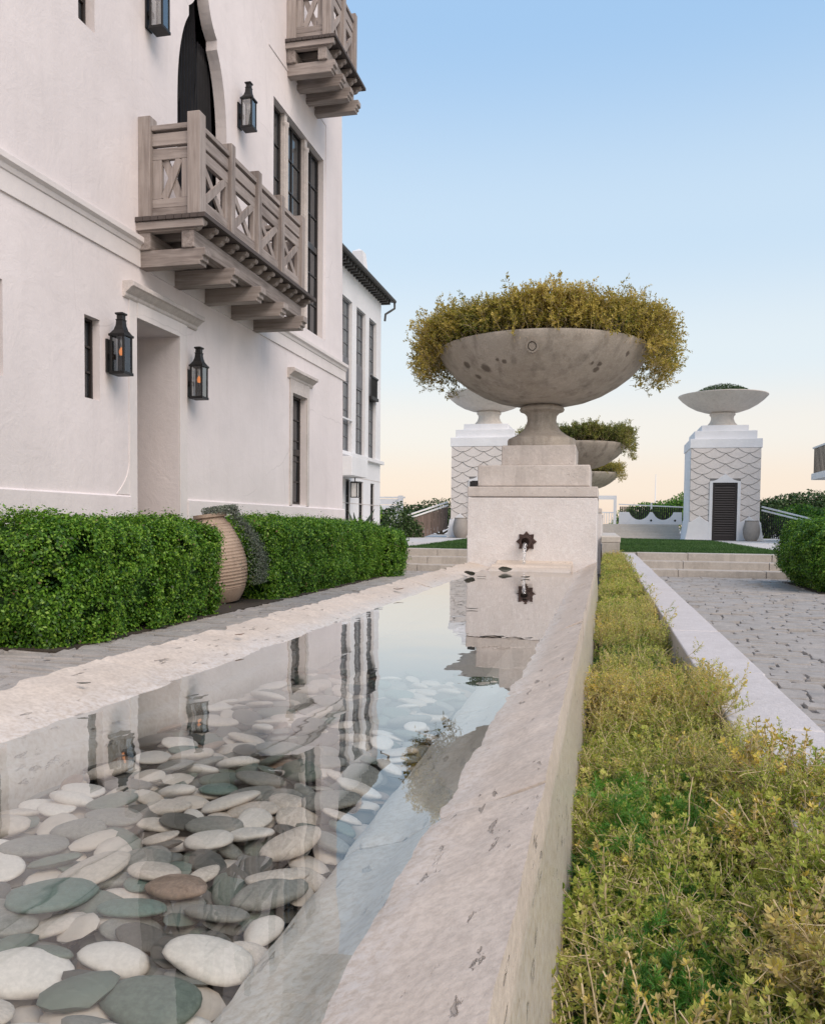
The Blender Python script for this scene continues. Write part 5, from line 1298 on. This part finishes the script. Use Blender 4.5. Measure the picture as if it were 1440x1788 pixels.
gt = MB(); gt.tube([(BX + .33, 17.0, 8.06), (BX + .33, 25.98, 8.06)], 0.06, 8); gt.tube([(BX + .33, 25.95, 8.02), (BX + .33, 25.97, 7.85), (BX + .18, 25.86, 7.72), (BX + .10, 25.72, 7.62), (BX + .09, 25.68, 7.4)], 0.035, 8); build('gutter', gt, M['roof'], h2, smooth=True)
ch = MB(); ch.box(-8.0, -7.4, 25.1, 25.75, 8.2, 8.75); ch.add([(-7.95, 25.15, 8.75), (-7.45, 25.15, 8.75), (-7.45, 25.7, 8.75), (-7.95, 25.7, 8.75), (-7.87, 25.25, 9.5), (-7.53, 25.25, 9.5), (-7.53, 25.6, 9.5), (-7.87, 25.6, 9.5), (-7.7, 25.42, 9.62)],
       [(0, 1, 5, 4), (1, 2, 6, 5), (2, 3, 7, 6), (3, 0, 4, 7), (4, 5, 8), (5, 6, 8), (6, 7, 8), (7, 4, 8)]); build('chimney', ch, M['stucco_far'], h2)
hl = thing('hanging_lantern', 'small hanging lantern under the entrance canopy of the far house', 'lantern', (BX + .3, 21.9, 1.7))
build('frame', MB().box(BX + .2, BX + .4, 21.8, 22.0, 2.10, 2.14).box(BX + .2, BX + .4, 21.8, 22.0, 1.70, 1.72).box(BX + .2, BX + .22, 21.8, 21.82, 1.71, 2.11).box(BX + .38, BX + .4, 21.98, 22.0, 1.71, 2.11).box(BX + .2, BX + .22, 21.98, 22.0, 1.71, 2.11).box(BX + .38, BX + .4, 21.8, 21.82, 1.71, 2.11).lathe([(0.015, 2.13), (0.015, 2.25)], (BX + .3, 21.9, 0), 8), M['iron'], hl)
build('glass', MB().box(BX + .22, BX + .38, 21.82, 21.98, 1.72, 2.10), M['candle'], hl)
WX = WX_keep
ag = thing('agave', 'dark spiky agave at the foot of the far house', 'plant', (-6.5, 21.6, 0.44))
for k in range(13):
    a = k * 2.4; r_ = 0.45 + 0.1 * (k % 3); base = Vector((-6.5, 21.6, .44)); tip = base + Vector((math.cos(a) * r_, math.sin(a) * r_, 0.95 - .05 * k)); midp = (base + tip) / 2 + Vector((0, 0, .08))
    build('leaf', MB().tube([base, midp, tip], [0.045, 0.06, 0.005], 5), M['agave'], ag, smooth=True)

# ================================================================== FAR TERRACE
st2 = thing('garden_stairs', None, None, (1.5, 38.5, .45), kind='structure')
for k in range(5): build('stair_tread', MB().box(-2.2, 3.25, 38.2 + .34 * k, 40.3, 0.44 + .13 * k, 0.44 + .13 * (k + 1)), M['stairs'], st2, bevel=0.01)
pw = thing('parapet_wall', 'low white parapet with scalloped cut outs and dark bars above the garden stairs', 'wall', (2, 40.4, 1))
sc_ = [(0.62, 1.09), (3.5, 1.09), (3.5, 2.0)]
def zt_(x):
    for c_ in (1.55, 2.62):
        if abs(x - c_) < 0.46: return 1.66 - 0.36 * (1 - ((x - c_) / .46) ** 2) ** 0.7
    return 1.66
xs = np.linspace(3.45, 0.62, 70); sc_ = [(0.62, 1.09), (3.45, 1.09)] + [(x, zt_(x)) for x in xs]
build('scalloped_wall', MB().prism(sc_, 'y', 40.35, 40.5), M['stucco_far'], pw)
for k in range(30): build('bar', MB().box(0.66 + k * .094, 0.725 + k * .094, 40.51, 40.54, 1.2, 1.92), M['iron'], pw)
build('handrail', MB().bar((0.6, 40.42, 2.02), (3.5, 40.42, 1.90), 0.06, 0.05), M['white'], pw); build('rail_post', MB().box(2.05, 2.12, 40.38, 40.46, 1.8, 2.1), M['white'], pw)
for x_ in (2.08, 3.15): build('drain_hole', MB().lathe([(0.0, 0), (0.045, 0)], (0, 0, 0), 12).tube([(x_, 40.34, 1.27), (x_, 40.352, 1.27)], 0.05, 12), M['iron'], pw)
gate = thing('white_gate', 'white timber gate frame with balusters beyond the row of urns', 'gate', (0, 40.3, 1.0))
build('gate_frame', MB().box(-1.2, -1.08, 40.2, 40.32, 1.09, 2.42).box(0.36, 0.50, 40.2, 40.32, 1.09, 2.42).box(-1.08, 0.36, 40.2, 40.32, 2.24, 2.42), M['white'], gate)
for k in range(12): build('baluster', MB().box(-1.0 + k * .115, -0.96 + k * .115, 40.24, 40.28, 1.12, 1.6), M['white'], gate)
build('gate_rail', MB().box(-1.08, 0.36, 40.23, 40.29, 1.6, 1.66), M['white'], gate)
def ramp_rail(x0, y0, x1, y1, z0, z1, label, nb=12, fill=.92, mt='railwood'):
    t = thing('ramp_railing', label, 'railing', (x0, y0, z0))
    n = nb
    for k in range(n):
        a, c = k / n, (k + fill) / n
        p = lambda s: (x0 + (x1 - x0) * s, y0 + (y1 - y0) * s, z0 + (z1 - z0) * s)
        A, B_ = p(a), p(c); build('board', MB().add([(A[0], A[1], A[2] - .95), (B_[0], B_[1], B_[2] - .95), B_, A, (A[0], A[1] + .03, A[2] - .95), (B_[0], B_[1] + .03, B_[2] - .95), (B_[0], B_[1] + .03, B_[2]), (A[0], A[1] + .03, A[2])],
            [(0, 1, 2, 3), (7, 6, 5, 4), (0, 4, 5, 1), (1, 5, 6, 2), (2, 6, 7, 3), (3, 7, 4, 0)]), M[mt], t)
    for dz in (0.06, 0.2): build('handrail', MB().bar((x0, y0, z0 + dz), (x1, y1, z1 + dz), .07, .06), M['white'], t)
ramp_rail(-8.1, 34.0, -6.6, 35.2, 1.15, 1.75, 'timber ramp railing with white handrail left of the left tower')
ramp_rail(6.3, 36.8, 7.9, 35.4, 1.65, 1.15, 'dark barred ramp railing with white handrail right of the right tower', 26, .5, 'iron')
fw = thing('far_white_fence', 'pale slatted boundary wall with posts beyond the far house', 'fence', (-10, 36, .45))
for k in range(6): build('fence_board', MB().box(-11.5, -8.9, 36.0, 36.05, 0.5 + .27 * k, 0.74 + .27 * k), M['stucco_far'], fw)
for x_ in (-11.5, -10.2, -9.0): build('fence_post', MB().box(x_, x_ + .2, 35.95, 36.1, .45, 2.25), M['stucco_far'], fw)
build('fence_cap', MB().box(-11.5, -8.7, 35.97, 36.08, 2.13, 2.2), M['stucco_far'], fw)
ho = thing('balcony_house', 'white house at the far right edge, only its railed balcony in view', 'house', (12.5, 30, .45))
build('wall', MB().box(9.4, 16, 29.6, 36, .44, 9), M['stucco_far'], ho); build('balcony_slab', MB().box(7.30, 9.4, 29.9, 33, 2.75, 2.98), M['white'], ho, bevel=.01)
for k in range(22): build('baluster', MB().box(7.34 + k * .08, 7.365 + k * .08, 29.95, 29.98, 2.98, 3.88), M['iron'], ho)
for k in range(16): build('baluster', MB().box(7.34, 7.37, 30.1 + k * .18, 30.13 + k * .18, 2.98, 3.88), M['iron'], ho)
build('balcony_rail', MB().box(7.32, 9.4, 29.93, 30.0, 3.88, 3.94).box(7.32, 7.39, 30.0, 33, 3.88, 3.94), M['white'], ho)
mst = MB(); mst.tube([(3.9, 70, 0), (3.9, 70, 5.2)], [.07, .03], 8); tag(build('mast', mst, M['white'], smooth=True, loc=(4.2, 70, 0)), 'thin pale mast rising beyond the far trees', 'mast')
# trees
G = 'trees beyond the terrace'
tree('round_tree', 'small round clipped tree left of the left tower', -9.20, 30.5, 0.29, 0.9, [(0, 0, .45, .75, .75, .62), (.3, .1, .3, .6, .6, .5)], 0.10, 5000, 61, M['hedge'], G)
tree('leafy_bush', 'low leafy bush between the round tree and the ramp railing', -8.40, 33.0, 0.09, 0.3, [(0, 0, .6, .9, .7, .8), (-.9, .3, .5, .8, .6, .7), (.6, .2, .3, .6, .6, .6)], 0.11, 5000, 62, None, G, 'bush')
tree('leafy_bush', 'wide bush on the skyline left of the left tower', -8.60, 44, -0.06, 0.6, [(0, 0, 1.0, 2.0, 1, .8), (-1.8, 0, .8, 1.6, 1, .7), (1.6, 0, .9, 1.6, 1, .8)], 0.14, 7000, 63, None, G, 'bush')
tree('leafy_tree', 'dense green trees behind the parapet, left of the right tower', 3.60, 46, -0.56, 0.9, [(-1.2, 0, 1.2, 1.5, 1, .8), (0.2, 0, 1.4, 1.6, 1, .9), (1.6, 0, 1.6, 1.8, 1.2, 1.0), (-2.2, 0, .8, 1.2, 1, .7)], 0.14, 12000, 64, M['hedge'], G)
tree('leafy_tree', 'broad dark tree just right of the right tower', 8.60, 45, -0.91, 1.0, [(0, 0, 1.5, 1.8, 1.2, 1.15), (-1.2, 0, 1.2, 1.4, 1.2, 1.2), (1.5, 0, 1.6, 1.7, 1.2, 1.1)], 0.15, 11000, 65, None, G)
tree('leafy_tree', 'tall dark tree on the skyline below the railed balcony', 12.60, 46, -0.76, 1.0, [(0, 0, 1.7, 1.9, 1.2, 1.2), (-1.6, 0, 1.3, 1.6, 1.2, 1.2), (1.8, 0, 1.5, 1.8, 1.2, 1.2)], 0.15, 11000, 66, None, G)
tree('leafy_bush', 'low bright green bush behind the right ramp railing', 8.2, 38.6, 0.44, 0.3, [(0, 0, .55, 1.1, .7, .7), (1.2, 0, .5, 1.0, .7, .6)], 0.11, 5000, 67, M['hedge'], G, 'bush')
